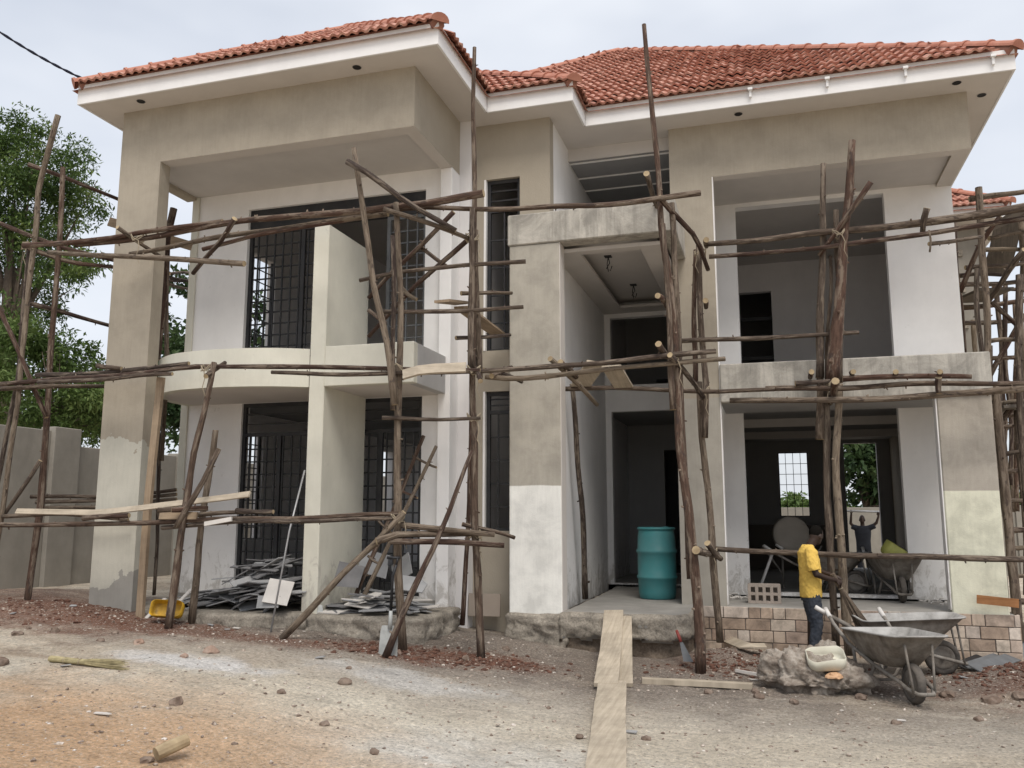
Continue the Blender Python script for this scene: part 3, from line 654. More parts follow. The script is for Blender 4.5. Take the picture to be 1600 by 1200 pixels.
def ridge(p0, p1):
    p0, p1 = Vector(p0), Vector(p1); d_ = (p1-p0); ln = d_.length; d_.normalize(); k = max(1, round(ln/.36)); st = ln/k
    side = d_.cross(Vector((0, 0, 1))).normalized(); up = side.cross(d_)
    dz_ = Vector((0, 0, -.055)); MB().tube([p0+d_*.05+dz_, p0.lerp(p1, .5)+dz_, p1+dz_], .085, 8).build('ridge_mortar', M_mort, ROOF)
    for i in range(k):
        M3 = Matrix((side, d_, up)).transposed().to_4x4(); M3 = Matrix.Translation(p0+d_*(i*st-.03)+Vector((0, 0, random.uniform(.0, .012)))) @ M3
        o = bpy.data.objects.new('ridge_cap', capmesh); COL.objects.link(o); o.parent = ROOF; o.matrix_basis = M3
b = MB(); ring = []
for yy, r_ in ((0, .118), (.035, .118), (.037, .102), (.42, .094)):
    for k in range(9):
        a = math.pi*(k/8); b.v.append((r_*math.cos(a), yy, r_*.85*math.sin(a)-.02))
for i in range(3):
    for k in range(8): b.f.append((i*9+k, i*9+k+1, (i+1)*9+k+1, (i+1)*9+k)); b.mi.append(0)
b.f.append(tuple(range(9))); b.mi.append(0)
capmesh = b.mesh('ridge_cap'); capmesh.materials.append(M_ridge)
def rp_(x, y): return (x, y, ZE+PIT*rh(x, y)[0]+.03)
ridge(rp_(-8.72, 8.58), rp_(-6.1, 11.2)); ridge(rp_(-3.48, 8.58), rp_(-6.1, 11.2)); ridge(rp_(-6.1, 11.2), rp_(-6.1, 13.0))
ridge(rp_(-2.28, 10.38), rp_(-5.5, 13.6)); ridge(rp_(3.14, 11.18), rp_(-2.79, 17.11)); ridge(rp_(-6.2, 13.7), rp_(-2.79, 17.11)); ridge(rp_(4.47, 17.08), rp_(2.6, 18.95))
# ------------------------------------------------------------------ boundary walls
BW = empty('boundary_wall', (-11.3, 11, .5), 'grey rendered boundary wall with pilasters on the left of the house', 'wall')
box('wall_panel', -11.4, -11.2, 2, 11.1, .2, 3.10, M_bwall, BW, .01); box('pilaster', -11.42, -11.12, 11.1, 11.66, .2, 3.16, M_bwall, BW, .01)
box('wall_panel', -11.4, -11.2, 11.66, 30, .2, 2.88, M_bwall, BW, .01); box('pilaster', -11.42, -11.15, 14.2, 14.7, .2, 2.93, M_bwall, BW, .01)
BW2 = empty('boundary_wall', (2, 28.5, 0), 'raw rendered boundary wall behind the house seen through the rear doorway', 'wall')
box('wall_panel', -11.2, 16, 28.4, 28.6, -.3, 1.95, M_bwall, BW2, .01)
for x in (-8, -3, 2, 7, 12): box('pilaster', x-.2, x+.2, 28.34, 28.4, -.3, 2.0, M_bwall, BW2, .01)
# ------------------------------------------------------------------ scaffolding
def polem(pts, r0, r1, seg=9, bend=.02, stubs=True, capmi=1):
    """a debarked round pole with taper, kinks, knots and cut ends"""
    pts = [Vector(q_) for q_ in pts]; dense = []; tot = sum((b_-a_).length for a_, b_ in zip(pts, pts[1:]))
    off = Vector((random.random()*50, random.random()*50, 0)); acc = 0
    k_all = max(5, int(tot/.22))
    cum = [0]
    for a_, b_ in zip(pts, pts[1:]): cum.append(cum[-1]+(b_-a_).length)
    for i in range(k_all+1):
        s = tot*i/k_all; j = max(jj for jj in range(len(cum)-1) if cum[jj] <= s+1e-9); t = (s-cum[j])/max(cum[j+1]-cum[j], 1e-6)
        p_ = pts[j].lerp(pts[j+1], t)
        w_ = math.sin(math.pi*i/k_all)
        p_ = p_+Vector((noise.noise(off+Vector((s*.9, 0, 0))), noise.noise(off+Vector((0, s*.9, 7))), noise.noise(off+Vector((3, 0, s*.9)))))*bend*(.35+w_)
        dense.append(p_)
    rad = [max(.012, (r0+(r1-r0)*i/k_all)*(1+.13*noise.noise(off+Vector((i*.7, 3, 1))))) for i in range(k_all+1)]
    b = MB(); b.tube(dense, rad, seg, 0, capmi, .05)
    if stubs:
        for _ in range(int(tot*3.0)):
            i = random.randrange(1, k_all); d_ = Vector((random.gauss(0, 1), random.gauss(0, 1), random.gauss(0, 1)))
            t = (dense[min(i+1, k_all)]-dense[i-1]).normalized(); d_ = (d_-t*d_.dot(t)).normalized()+t*random.uniform(-.3, .5); rr = rad[i]
            b.tube([dense[i]+d_*rr*.5, dense[i]+d_*(rr+random.uniform(.008, .030))], [rr*.36, rr*.2], 5, 0, 0)
    me = b.mesh('pole'); uvl = me.uv_layers.new(name='UVMap'); 
    co = [v.co.copy() for v in me.vertices]; d0 = (pts[-1]-pts[0]).normalized(); ax = d0.orthogonal(); ay = d0.cross(ax)
    ring_uv = {}
    nv = (k_all+1)*seg
    for poly in me.polygons:
        ks = [me.loops[l].vertex_index for l in poly.loop_indices]
        wrap = any(v < nv and v % seg == seg-1 for v in ks) and any(v < nv and v % seg == 0 for v in ks)
        for l, v in zip(poly.loop_indices, ks):
            if v < nv:
                k = v % seg; u = k/seg
                if wrap and k == 0: u = 1.0
                uvl.data[l].uv = (u*.35, (v//seg)*tot/k_all)
            else: uvl.data[l].uv = (.1, .1)
        poly.use_smooth = poly.material_index == 0 and len(ks) == 4
    return me
def pole(S, path, r=.042, r2=None, bend=.03, stubs=True, name='pole'):
    r *= .79; r2 = r2*.79 if r2 else r*.82
    me = polem(path, r, r2, bend=bend, stubs=stubs)
    return link(name, me, [M_bark, M_cut], S)
def P(S, pts, r=.042, r2=None, **k):
    return pole(S, [at(*q_) for q_ in pts], r, r2, **k)
S1 = empty('scaffold', (-9.2, 8.8, .5), 'pole scaffold standing left of the house column in front of the tall tree', 'scaffold', 'pole scaffolds around the house')
S2 = empty('scaffold', (-5.2, 8.6, .4), 'long pole scaffold across the curved and square left balconies', 'scaffold', 'pole scaffolds around the house')
S3 = empty('scaffold', (-1, 10, 0), 'tall leaning pole scaffold at the right corner of the entrance porch', 'scaffold', 'pole scaffolds around the house')
S4 = empty('scaffold', (.9, 11.2, 0), 'pole scaffold across the right verandah behind the worker in yellow', 'scaffold', 'pole scaffolds around the house')
S5 = empty('scaffold', (3.6, 13, 0), 'dense tangle of scaffold poles along the right side of the house', 'scaffold', 'pole scaffolds around the house')
# S1 left side
P(S1, [(91, 180, 8.9), (60, 300, 8.9), (44, 470, 8.8), (30, 610, 8.75), (2, 800, 8.7), (-12, 900, 8.7)], .048, .04)
P(S1, [(47, 383, 8.95), (28, 590, 8.8), (0, 735, 8.8), (-25, 860, 8.8)], .043)
P(S1, [(41, 952, 8.94), (62, 790, 8.96), (77, 615, 9.0), (92, 400, 9.05), (98, 262, 9.1)], .058, .042)
P(S1, [(-20, 440, 8.75), (27, 542, 8.75), (73, 652, 8.85)], .043)
P(S1, [(62, 720, 8.85), (0, 815, 8.75), (-20, 845, 8.75)], .036)
P(S1, [(-30, 338, 8.8), (50, 370, 8.85), (105, 392, 9.1), (178, 407, 9.4)], .042)
P(S1, [(40, 386, 8.85), (112, 410, 9.15), (180, 418, 9.5)], .042)
P(S1, [(42, 473, 8.85), (95, 487, 9.15), (175, 510, 9.8)], .042)
P(S1, [(45, 257, 9.0), (100, 275, 9.2), (190, 313, 9.9)], .040)
P(S1, [(-10, 607, 8.7), (80, 606, 8.75), (168, 604, 9.4)], .040)
P(S1, [(272, 326, 9.75), (262, 375, 9.75), (256, 470, 9.7), (246, 562, 9.6)], .062, .055); P(S1, [(260, 430, 9.8), (259, 580, 9.75), (252, 720, 9.75)], .045)
for a, b_ in (((264, 428), (298, 426)), ((262, 432), (299, 440)), ((262, 439), (299, 437)), ((262, 443), (299, 452))): P(S1, [(*a, 11.5), (*b_, 12.5)], .035)
P(S1, [(248, 600, 9.75), (246, 780, 9.75), (240, 930, 9.75)], .035)
# stacked poles behind the column
for k, (y0, y1) in enumerate(((776, 777), (785, 784), (793, 792))): P(S1, [(48+8*k, y0, 9.5), (150, y1, 9.7), (276, y1-12, 10.0)], .036)
# S2 front left
P(S2, [(37, 383, 8.5), (185, 370, 8.55), (348, 345, 8.6)], .048, .036)
P(S2, [(118, 383, 8.62), (240, 372, 8.62), (400, 343, 8.62), (460, 335, 8.62), (575, 329, 8.62), (662, 319, 8.62), (756, 302, 8.62)], .040, .056)
P(S2, [(75, 394, 8.45), (250, 401, 8.35), (382, 412, 8.2)], .038, .044)
P(S2, [(203, 396, 8.78), (300, 380, 8.78), (400, 361, 8.76), (510, 347, 8.74), (607, 333, 8.72)], .036, .046)
P(S2, [(316, 390, 8.68), (400, 369, 8.7), (470, 357, 8.72), (560, 341, 8.74)], .034)
P(S2, [(182, 354, 8.35), (215, 377, 8.7), (251, 401, 8.98)], .036)
P(S2, [(367, 342, 8.45), (350, 375, 8.6), (302, 428, 8.85)], .042)
P(S2, [(152, 571, 8.55), (190, 576, 8.55)], .040)
P(S2, [(57, 586, 8.6), (175, 580, 8.6), (295, 568, 8.6)], .042)
P(S2, [(-10, 601, 8.55), (150, 588, 8.55), (312, 574, 8.55), (400, 574, 8.55), (475, 575, 8.6), (612, 576, 8.65), (750, 578, 8.8)], .040)
P(S2, [(60, 598, 8.5), (160, 592, 8.5), (270, 585, 8.5)], .036)
P(S2, [(425, 582, 8.5), (520, 585, 8.55), (625, 584, 8.6), (725, 580, 8.75), (800, 577, 8.95), (920, 568, 9.4), (1040, 557, 9.75), (1118, 549, 9.95)], .030, .040)
P(S2, [(758, 588, 9.0), (800, 591, 9.1), (920, 580, 9.5), (1040, 570, 9.8), (1133, 561, 10.0)], .040, .034)
P(S2, [(755, 579, 9.3), (800, 590, 9.9), (815, 597, 10.2)], .038)
P(S2, [(262, 987, 8.29), (280, 850, 8.35), (300, 720, 8.4), (318, 650, 8.42), (334, 566, 8.48)], .060, .040)
P(S2, [(299, 976, 8.80), (310, 850, 8.8), (322, 775, 8.8), (337, 672, 8.8)], .056, .044)
P(S2, [(342, 701, 8.3), (310, 762, 8.22), (275, 824, 8.15)], .036, .042)
P(S2, [(629, 1016, 8.76), (622, 875, 8.72), (621, 725, 8.68), (622, 600, 8.64), (624, 475, 8.62), (619, 316, 8.58)], .060, .042)
P(S2, [(614, 640, 8.55), (616, 500, 8.52), (613, 368, 8.5)], .040, .033)
P(S2, [(553, 232, 8.45), (564, 300, 8.45), (587, 450, 8.46), (607, 550, 8.47), (617, 632, 8.5)], .040, .050)
P(S2, [(542, 252, 8.3), (580, 272, 8.35), (640, 317, 8.5), (675, 338, 8.6), (712, 360, 8.7)], .045, .036)
P(S2, [(600, 327, 8.5), (657, 345, 8.6), (690, 356, 8.7), (734, 373, 8.85)], .040)
P(S2, [(580, 331, 8.7), (662, 325, 8.75), (800, 327, 9.0), (930, 320, 9.5), (1032, 310, 9.8), (1094, 302, 9.95)], .032, .046)
P(S2, [(709, 331, 9.0), (626, 412, 9.15), (576, 466, 9.3)], .038)
P(S2, [(729, 376, 8.95), (650, 446, 9.15), (576, 526, 9.35)], .038)
P(S2, [(657, 386, 9.15), (700, 417, 9.15)], .034); P(S2, [(626, 447, 9.15), (652, 468, 9.15)], .036); P(S2, [(576, 485, 9.3), (597, 502, 9.2)], .034)
P(S2, [(561, 438, 8.6), (612, 427, 8.62), (730, 412, 8.8), (822, 408, 9.0)], .030, .032)
P(S2, [(600, 487, 8.6), (735, 485, 8.8), (817, 480, 9.05)], .034)
P(S2, [(720, 458, 9.6), (800, 458, 10.2)], .034); P(S2, [(712, 528, 9.6), (798, 523, 10.2)], .034)
P(S2, [(752, 1031, 9.05), (747, 900, 9.02), (742, 840, 9.0), (742, 675, 8.97), (738, 600, 8.95), (740, 475, 8.92), (742, 300, 8.9), (740, 150, 8.88), (741, 74, 8.86)], .058, .030)
P(S2, [(736, 580, 8.85), (736, 475, 8.83), (738, 325, 8.82)], .048, .040); P(S2, [(749, 590, 9.0), (747, 470, 8.98), (744, 360, 8.95)], .046, .038)
P(S2, [(722, 976, 10.3), (727, 900, 10.2), (734, 700, 9.9), (738, 560, 9.7)], .040)
P(S2, [(597, 653, 8.55), (650, 652, 8.65), (751, 653, 8.85)], .030)
P(S2, [(370, 797, 8.6), (427, 799, 8.6)], .040)
P(S2, [(-10, 820, 8.35), (150, 819, 8.4), (312, 812, 8.45), (400, 807, 8.5), (520, 807, 8.55), (575, 804, 8.58), (623, 803, 8.62)], .038, .034)
P(S2, [(252, 825, 8.42), (400, 816, 8.48), (520, 813, 8.52), (618, 811, 8.58)], .034)
P(S2, [(5, 807, 8.7), (90, 803, 8.75), (200, 812, 8.85)], .036); P(S2, [(310, 805, 8.7), (400, 800, 8.7)], .036)
P(S2, [(131, 810, 8.3), (203, 805, 8.35)], .044); P(S2, [(246, 797, 8.2), (322, 793, 8.5)], .040); P(S2, [(268, 797, 8.15), (325, 795, 8.4)], .040)
P(S2, [(588, 846, 8.4), (605, 838, 8.45), (630, 833, 8.6), (675, 833, 8.75), (760, 834, 9.0)], .052, .036)
P(S2, [(626, 820, 8.62), (690, 827, 8.75), (773, 835, 8.9)], .044); P(S2, [(610, 846, 8.5), (700, 848, 8.7), (788, 852, 8.9)], .044)
P(S2, [(722, 819, 8.95), (765, 831, 9.1), (803, 841, 9.3)], .032)
P(S2, [(440, 998, 8.43), (536, 900, 8.5), (590, 846, 8.52), (632, 800, 8.56)], .050, .040)
P(S2, [(603, 1028, 8.27), (657, 900, 8.45), (700, 800, 8.6), (738, 704, 8.75)], .050, .026)
P(S2, [(742, 555, 9.4), (750, 595, 8.5)], .04); P(S2, [(768, 588, 8.95), (800, 575, 9.6)], .04); P(S2, [(322, 588, 8.35), (352, 566, 8.75)], .038)
# S3 porch
P(S3, [(1095, 1053, 9.88), (1093, 975, 9.88), (1087, 900, 9.9), (1075, 800, 9.92), (1062, 700, 9.94), (1060, 600, 9.96), (1047, 450, 9.98), (1037, 362, 10.0), (1027, 250, 10.02), (1019, 175, 10.04), (1012, 112, 10.05), (1006, 38, 10.06)], .078, .034)
P(S3, [(1062, 600, 10.08), (1056, 450, 10.1), (1049, 318, 10.1)], .055, .045); P(S3, [(1052, 640, 9.86), (1043, 500, 9.88), (1036, 350, 9.9)], .048, .036)
P(S3, [(1079, 905, 10.0), (1068, 760, 10.05), (1063, 600, 10.1)], .050)
P(S3, [(1125, 1003, 11.2), (1116, 900, 11.2), (1107, 775, 11.2), (1096, 680, 11.2), (1093, 597, 11.2)], .058, .05)
P(S3, [(1101, 684, 11.05), (1102, 600, 11.05), (1094, 475, 11.05), (1092, 383, 11.05)], .052, .046); P(S3, [(1086, 600, 11.2), (1085, 500, 11.2), (1087, 390, 11.2)], .046)
P(S3, [(1030, 308, 9.85), (1087, 375, 10.5), (1106, 421, 11.1)], .044); P(S3, [(1010, 271, 9.6), (1020, 300, 10.1), (1030, 330, 10.5)], .044)
P(S3, [(1027, 463, 9.6), (1042, 480, 10.1)], .046); P(S3, [(1029, 537, 9.6), (1047, 560, 10.1)], .05); P(S3, [(1046, 555, 9.65), (1087, 600, 10.5), (1102, 625, 11.15)], .044)
P(S3, [(859, 560, 9.2), (900, 597, 9.9), (933, 633, 10.4)], .042); P(S3, [(876, 566, 9.3), (900, 590, 9.8)], .044)
P(S3, [(914, 936, 11.95), (907, 775, 11.6), (893, 600, 11.2)], .052, .045)
P(S3, [(879, 608, 10.7), (960, 607, 10.75), (1050, 610, 10.8), (1130, 612, 10.9), (1210, 608, 11.0)], .040, .034)
P(S3, [(1104, 375, 10.75), (1104, 385, 11.3)], .046); P(S3, [(1102, 470, 10.8), (1103, 480, 11.3)], .046)
P(S3, [(1087, 859, 9.75), (1105, 863, 10.6), (1120, 866, 11.3)], .060, .05); P(S3, [(1105, 848, 10.6), (1127, 873, 10.9)], .05)
# S4 right front
P(S4, [(1100, 382, 11.05), (1200, 374, 11.1), (1320, 360, 11.15), (1450, 347, 11.2), (1520, 337, 11.3), (1610, 322, 11.4)], .042, .075)
P(S4, [(1107, 401, 11.05), (1200, 395, 11.1), (1280, 389, 11.12), (1450, 366, 11.2), (1610, 340, 11.5)], .036, .044)
P(S4, [(1452, 381, 11.2), (1535, 370, 11.9)], .036); P(S4, [(1449, 325, 11.1), (1442, 364, 11.25)], .05); P(S4, [(1451, 360, 11.1), (1452, 394, 11.1)], .012)
P(S4, [(1064, 533, 10.9), (1200, 527, 11.1), (1342, 519, 11.3)], .042)
P(S4, [(1281, 590, 11.25), (1284, 475, 11.25), (1286, 360, 11.25), (1287, 256, 11.25)], .068, .045)
P(S4, [(1301, 598, 11.15), (1310, 475, 11.15), (1317, 375, 11.15), (1328, 300, 11.15), (1332, 220, 11.15)], .105, .055)
P(S4, [(1311, 598, 11.3), (1311, 450, 11.3), (1307, 328, 11.3)], .06, .045); P(S4, [(1292, 598, 11.3), (1294, 500, 11.3), (1297, 400, 11.3)], .034)
P(S4, [(1361, 284, 10.9), (1312, 357, 11.1), (1280, 400, 11.2)], .046)
P(S4, [(1281, 687, 11.25), (1281, 570, 11.25)], .066); 
P(S4, [(1306, 1010, 11.3), (1302, 900, 11.3), (1295, 775, 11.3), (1290, 600, 11.3)], .058, .055)
P(S4, [(1327, 1024, 11.2), (1315, 900, 11.2), (1310, 812, 11.2), (1307, 725, 11.2), (1312, 600, 11.2)], .070, .055)
P(S4, [(1196, 608, 11.05), (1300, 606, 11.05), (1400, 602, 11.1), (1610, 598, 11.3)], .045); P(S4, [(1140, 625, 11.0), (1200, 624, 11.0), (1400, 620, 11.05), (1520, 613, 11.2), (1610, 606, 11.3)], .044, .055)
P(S4, [(1317, 592, 11.0), (1420, 590, 11.0), (1518, 589, 11.0)], .046); P(S4, [(1242, 600, 11.0), (1297, 596, 11.05)], .046)
for x in (1268, 1334, 1400, 1468): P(S4, [(x, 581, 10.9), (x-2, 590, 11.5)], .042)
P(S4, [(1467, 590, 10.95), (1467, 615, 11.0)], .05); P(S4, [(1305, 596, 10.8), (1296, 630, 11.3)], .06)
P(S4, [(1118, 857, 11.05), (1200, 862, 11.05), (1300, 866, 11.0), (1400, 870, 11.0), (1610, 874, 11.2)], .040, .046)
# S5 right side
P(S5, [(1529, 293, 12.4), (1534, 380, 12.4), (1541, 480, 12.4), (1546, 620, 12.4), (1552, 760, 12.4)], .058, .05)
P(S5, [(1591, 1000, 11.75), (1583, 900, 11.75), (1566, 720, 11.75), (1556, 600, 11.75)], .075, .06)
for q_ in ([(1492, 345, 14), (1499, 470, 14), (1505, 560, 14)], [(1527, 420, 13), (1531, 500, 13), (1534, 570, 13)], [(1596, 345, 13.5), (1597, 470, 13.5), (1600, 620, 13.5)], [(1593, 430, 12.6), (1597, 620, 12.6), (1604, 800, 12.6)],
           [(1571, 445, 14.5), (1575, 600, 14.5), (1580, 760, 14.5)], [(1558, 450, 15), (1567, 620, 15), (1572, 780, 15)], [(1586, 470, 16), (1588, 640, 16), (1590, 800, 16)], [(1552, 640, 12.8), (1573, 800, 12.8), (1580, 900, 12.8)], [(1588, 640, 13.2), (1596, 800, 13.2), (1602, 930, 13.2)],
           [(1565, 560, 17), (1570, 700, 17), (1575, 800, 17)], [(1580, 600, 18), (1583, 800, 18)], [(1600, 560, 15), (1603, 800, 15)], [(1521, 500, 15.5), (1524, 590, 15.5)], [(1548, 540, 16.5), (1555, 700, 16.5)]):
    P(S5, q_, random.uniform(.045, .06), bend=.06)
for q_ in ([(1514, 312, 12.5), (1560, 306, 12.5), (1610, 298, 12.6)], [(1545, 372, 13), (1610, 362, 13.2)], [(1537, 390, 13.5), (1610, 390, 13.6)], [(1508, 418, 13.2), (1610, 407, 13.4)], [(1500, 432, 14), (1565, 430, 14)], [(1498, 445, 13.6), (1610, 437, 13.8)],
           [(1500, 480, 14.5), (1610, 470, 14.5)], [(1545, 534, 12.6), (1592, 531, 12.7)], [(1550, 450, 15), (1610, 452, 15)], [(1500, 505, 15), (1610, 500, 15)], [(1548, 560, 14), (1610, 556, 14)], [(1550, 632, 13), (1610, 628, 13)], [(1552, 650, 13.5), (1610, 646, 13.5)],
           [(1556, 668, 14), (1610, 664, 14)], [(1560, 712, 13), (1610, 708, 13)], [(1565, 735, 14), (1610, 730, 14)], [(1570, 785, 13), (1610, 785, 13)], [(1572, 830, 12.5), (1612, 828, 12.5)], [(1578, 855, 12.8), (1612, 854, 12.8)], [(1580, 905, 13), (1612, 905, 13)], [(1585, 940, 12.8), (1612, 938, 12.8)],
           [(1500, 455, 13.2), (1532, 383, 12.8), (1562, 338, 12.6)], [(1603, 390, 12.4), (1575, 430, 12.8), (1543, 472, 13.2)], [(1550, 470, 14), (1590, 510, 14)], [(1545, 590, 14), (1570, 540, 14), (1600, 490, 14)], [(1555, 680, 13), (1605, 610, 13)]):
    P(S5, q_, random.uniform(.040, .055), bend=.06)
# rope bindings
b_ties = [(S2, 215, 373, 8.55), (S2, 621, 576, 8.6), (S2, 740, 578, 8.85), (S2, 622, 810, 8.62), (S2, 741, 835, 8.95), (S2, 738, 372, 8.88), (S2, 740, 653, 8.9), (S3, 1094, 395, 11.0), (S3, 1100, 610, 11.0), (S4, 1300, 598, 11.1), (S3, 1052, 560, 9.85), (S4, 1310, 365, 11.1), (S1, 44, 385, 8.8), (S2, 325, 576, 8.5), (S3, 1112, 862, 11.05)]
for S, x, y, Y in b_ties:
    c_ = at(x, y, Y); b = MB(); ph = random.random()*6
    pts = [c_+Vector((.075*math.cos(ph+t*.9), .085*math.sin(ph+t*.9), .05*math.sin(t*1.7+ph))) for t in range(16)]
    b.tube(pts, .007, 5)
    e_ = pts[-1]; b.tube([e_, e_+Vector((.03, -.02, -.09)), e_+Vector((.01, -.03, -.2)), e_+Vector((.05, -.02, -.30))], [.006, .005, .005, .003], 5)
    b.build('binding', M_rope, S)
# ------------------------------------------------------------------ boards and planks
def plank(name, pts, width, th, m, label, cat='plank', group=None, wdir=None, parent=None, warp=.01):
    """a sawn board following a path; width lies along wdir"""
    pts = [Vector(q_) for q_ in pts]; dense = []; cum = [0]
    for a_, b_ in zip(pts, pts[1:]): cum.append(cum[-1]+(b_-a_).length)
    k = max(4, int(cum[-1]/.15))
    org = pts[0].copy(); b = MB(); rows = []
    for i in range(k+1):
        s = cum[-1]*i/k; j = max(jj for jj in range(len(cum)-1) if cum[jj] <= s+1e-9); p_ = pts[j].lerp(pts[j+1], (s-cum[j])/max(cum[j+1]-cum[j], 1e-6))
        t = (pts[j+1]-pts[j]).normalized(); wd = Vector(wdir); wd = (wd-t*wd.dot(t)).normalized(); nr = t.cross(wd)
        w0 = width*.5*(1+.05*noise.noise((s*3, 1, org.x))); w1 = width*.5*(1+.05*noise.noise((s*3, 5, org.x)))
        dz = nr*warp*noise.noise((s*1.2, 2, org.y))
        rows.append([p_-org+wd*-w0-nr*th/2+dz, p_-org+wd*w1-nr*th/2+dz, p_-org+wd*w1+nr*th/2+dz, p_-org+wd*-w0+nr*th/2+dz])
    for r_ in rows: b.v += [tuple(v) for v in r_]
    for i in range(k):
        for c_ in range(4): b.f.append((i*4+c_, i*4+(c_+1) % 4, i*4+4+(c_+1) % 4, i*4+4+c_)); b.mi.append(0)
    b.f.append((3, 2, 1, 0)); b.mi.append(0); b.f.append(tuple(k*4+c_ for c_ in range(4))); b.mi.append(0)
    o = b.build(name, m); o.location = org
    uvl = o.data.uv_layers.new(name='UVMap'); sd0 = Vector(wdir).normalized(); off_ = random.random()*9
    for lp in o.data.loops: uvl.data[lp.index].uv = (o.data.vertices[lp.vertex_index].co.dot(sd0)+off_, min(lp.vertex_index//4, k)*cum[-1]/k)
    bm = bmesh.new(); bm.from_mesh(o.data); bmesh.ops.recalc_face_normals(bm, faces=bm.faces); bm.to_mesh(o.data); bm.free()
    return tag(o, label, cat, group)
V = Vector
plank('timber_post', [at(252, 590, 8.7), at(232, 775, 8.72), at(218, 971, 8.74)], .09, .05, M_timber, 'upright sawn timber beside the left column, foot near the yellow container', 'timber', wdir=(1, 0, 0))
plank('board', [at(26, 799, 8.5), at(150, 801, 8.45), at(212, 795, 8.42), at(305, 783, 8.4), at(390, 772, 8.3)], .07, .022, M_plank, 'long thin pale board bent across the left column', 'board', wdir=(0, .5, 1))
plank('board', [at(630, 586, 8.42), at(660, 577, 8.45), at(728, 574, 8.55)], .12, .03, M_plank, 'pale wavy edged board lying on the poles under the square balcony', 'board', wdir=(0, .5, 1))
plank('board', [at(170, 346, 9.6), at(300, 385, 10.2)], .13, .03, M_timber, 'grey board passing behind the left column', 'board', wdir=(0, .1, 1))
plank('board', [at(690, 470, 8.75), at(722, 474, 9.2)], .20, .03, M_timber, 'short grey boards lying on a pole by the narrow upper window', 'board', wdir=(1, 0, 0))
plank('board', [at(722, 480, 9.1), at(755, 505, 10.0), at(778, 522, 10.6)], .20, .025, M_timber, 'grey board sloping up to the narrow upper window', 'board', wdir=(1, 0, 0))
plank('board', [at(906, 605, 10.75), at(932, 566, 10.1)], .24, .03, M_plank, 'pale plank end on the porch scaffold, left of two', 'board', wdir=(1, 0, 0))
plank('board', [at(975, 605, 10.75), at(955, 572, 10.1)], .24, .03, M_plank, 'pale plank end on the porch scaffold, right of two', 'board', wdir=(1, 0, 0))
plank('board', [at(250, 806, 8.38), at(308, 806, 8.42)], .085, .03, M_timber, 'short timber block on the low left scaffold poles', 'board', wdir=(0, .2, 1))
plank('board', [at(320, 819, 8.38), at(362, 811, 8.4)], .05, .025, M_slatew, 'white splintered stick on the low left scaffold poles', 'board', wdir=(0, .2, 1))
# right scaffold decks
plank('board', [at(1562, 345, 12.6), at(1590, 335, 12.9), at(1640, 322, 13.2)], .5, .04, M_dark, 'dark deck boards high on the right side scaffold', 'board', wdir=(0, 1, 0))
plank('board', [at(1578, 340, 13.6), at(1566, 395, 13.9), at(1552, 430, 14.2)], .36, .04, M_dark, 'dark board leaning inside the right side scaffold', 'board', wdir=(1, 0, 0))
plank('board', [at(1508, 462, 14.0), at(1560, 460, 14.2)], .7, .04, M_dark, 'dark deck boards at mid height on the right side scaffold', 'board', wdir=(0, 1, 0))
plank('board', [at(1550, 640, 13.0), at(1640, 634, 13.2)], .6, .04, M_dark, 'dark low deck boards on the right side scaffold', 'board', wdir=(0, 1, 0))
# ramp planks into the porch
a0 = V((-1.99, 10.42, .61)); g1 = gnd(945, 1082, .03)
plank('ramp_plank', [at(959, 955, 10.45), at(955, 1010, 9.55), gnd(947, 1079, .05)], .23, .035, M_plank, 'split pale plank sloping from the ground up to the porch floor', 'plank', wdir=(1, 0, 0))
plank('ramp_plank', [at(977, 962, 10.42), at(977, 1010, 9.6), gnd(977, 1074, .02)], .15, .035, M_plank, 'narrower right hand plank sloping up to the porch floor', 'plank', wdir=(1, 0, 0))
plank('ramp_plank', [gnd(957, 1079, .075), gnd(952, 1130, .04), gnd(947, 1215, .03)], .27, .032, M_plank, 'long pale plank lying on the ground in front of the porch ramp', 'plank', wdir=(1, 0, 0))
plank('plank', [gnd(1003, 1068, .03), gnd(1090, 1072, .03), gnd(1176, 1077, .03)], .10, .05, M_plank, 'weathered plank lying flat on the ground right of the ramp', 'plank', wdir=(0, 1, 0))
plank('plank', [gnd(1128, 1008, .10), gnd(1165, 1022, .09), gnd(1197, 1026, .12)], .13, .02, M_plank, 'pale split board on the soil beside the rubble, nearer the pole', 'plank', wdir=(.3, 1, .2))
plank('plank', [gnd(1132, 1002, .14), gnd(1172, 1008, .13)], .08, .02, M_plank, 'short pale board on top of the split board by the rubble', 'plank', wdir=(.2, 1, .2))
plank('batten', [gnd(1150, 1052, .03), gnd(1190, 1060, .03)], .028, .028, M_slatew, 'short white batten on the ground by the rubble', 'stick', wdir=(0, 1, 0))
plank('board', [at(1526, 936, 11.55), at(1592, 943, 11.5)], .10, .02, M_orange, 'short orange brown board across the foot of the right pier', 'board', wdir=(0, 0, 1))
# leaning items
def rod(name, pts, r, m, label, cat): 
    pts = [V(q_) for q_ in pts]; o_ = pts[0]; b = MB(); b.tube([q_-o_ for q_ in pts], r, 8); o = b.build(name, m, smooth=True); o.location = o_; return tag(o, label, cat)
rod('conduit', [gnd(423, 988, .0), at(452, 830, 8.9), at(476, 735, 9.22)], .011, M_alu, 'thin grey metal conduit leaning on the fin wall', 'pipe')
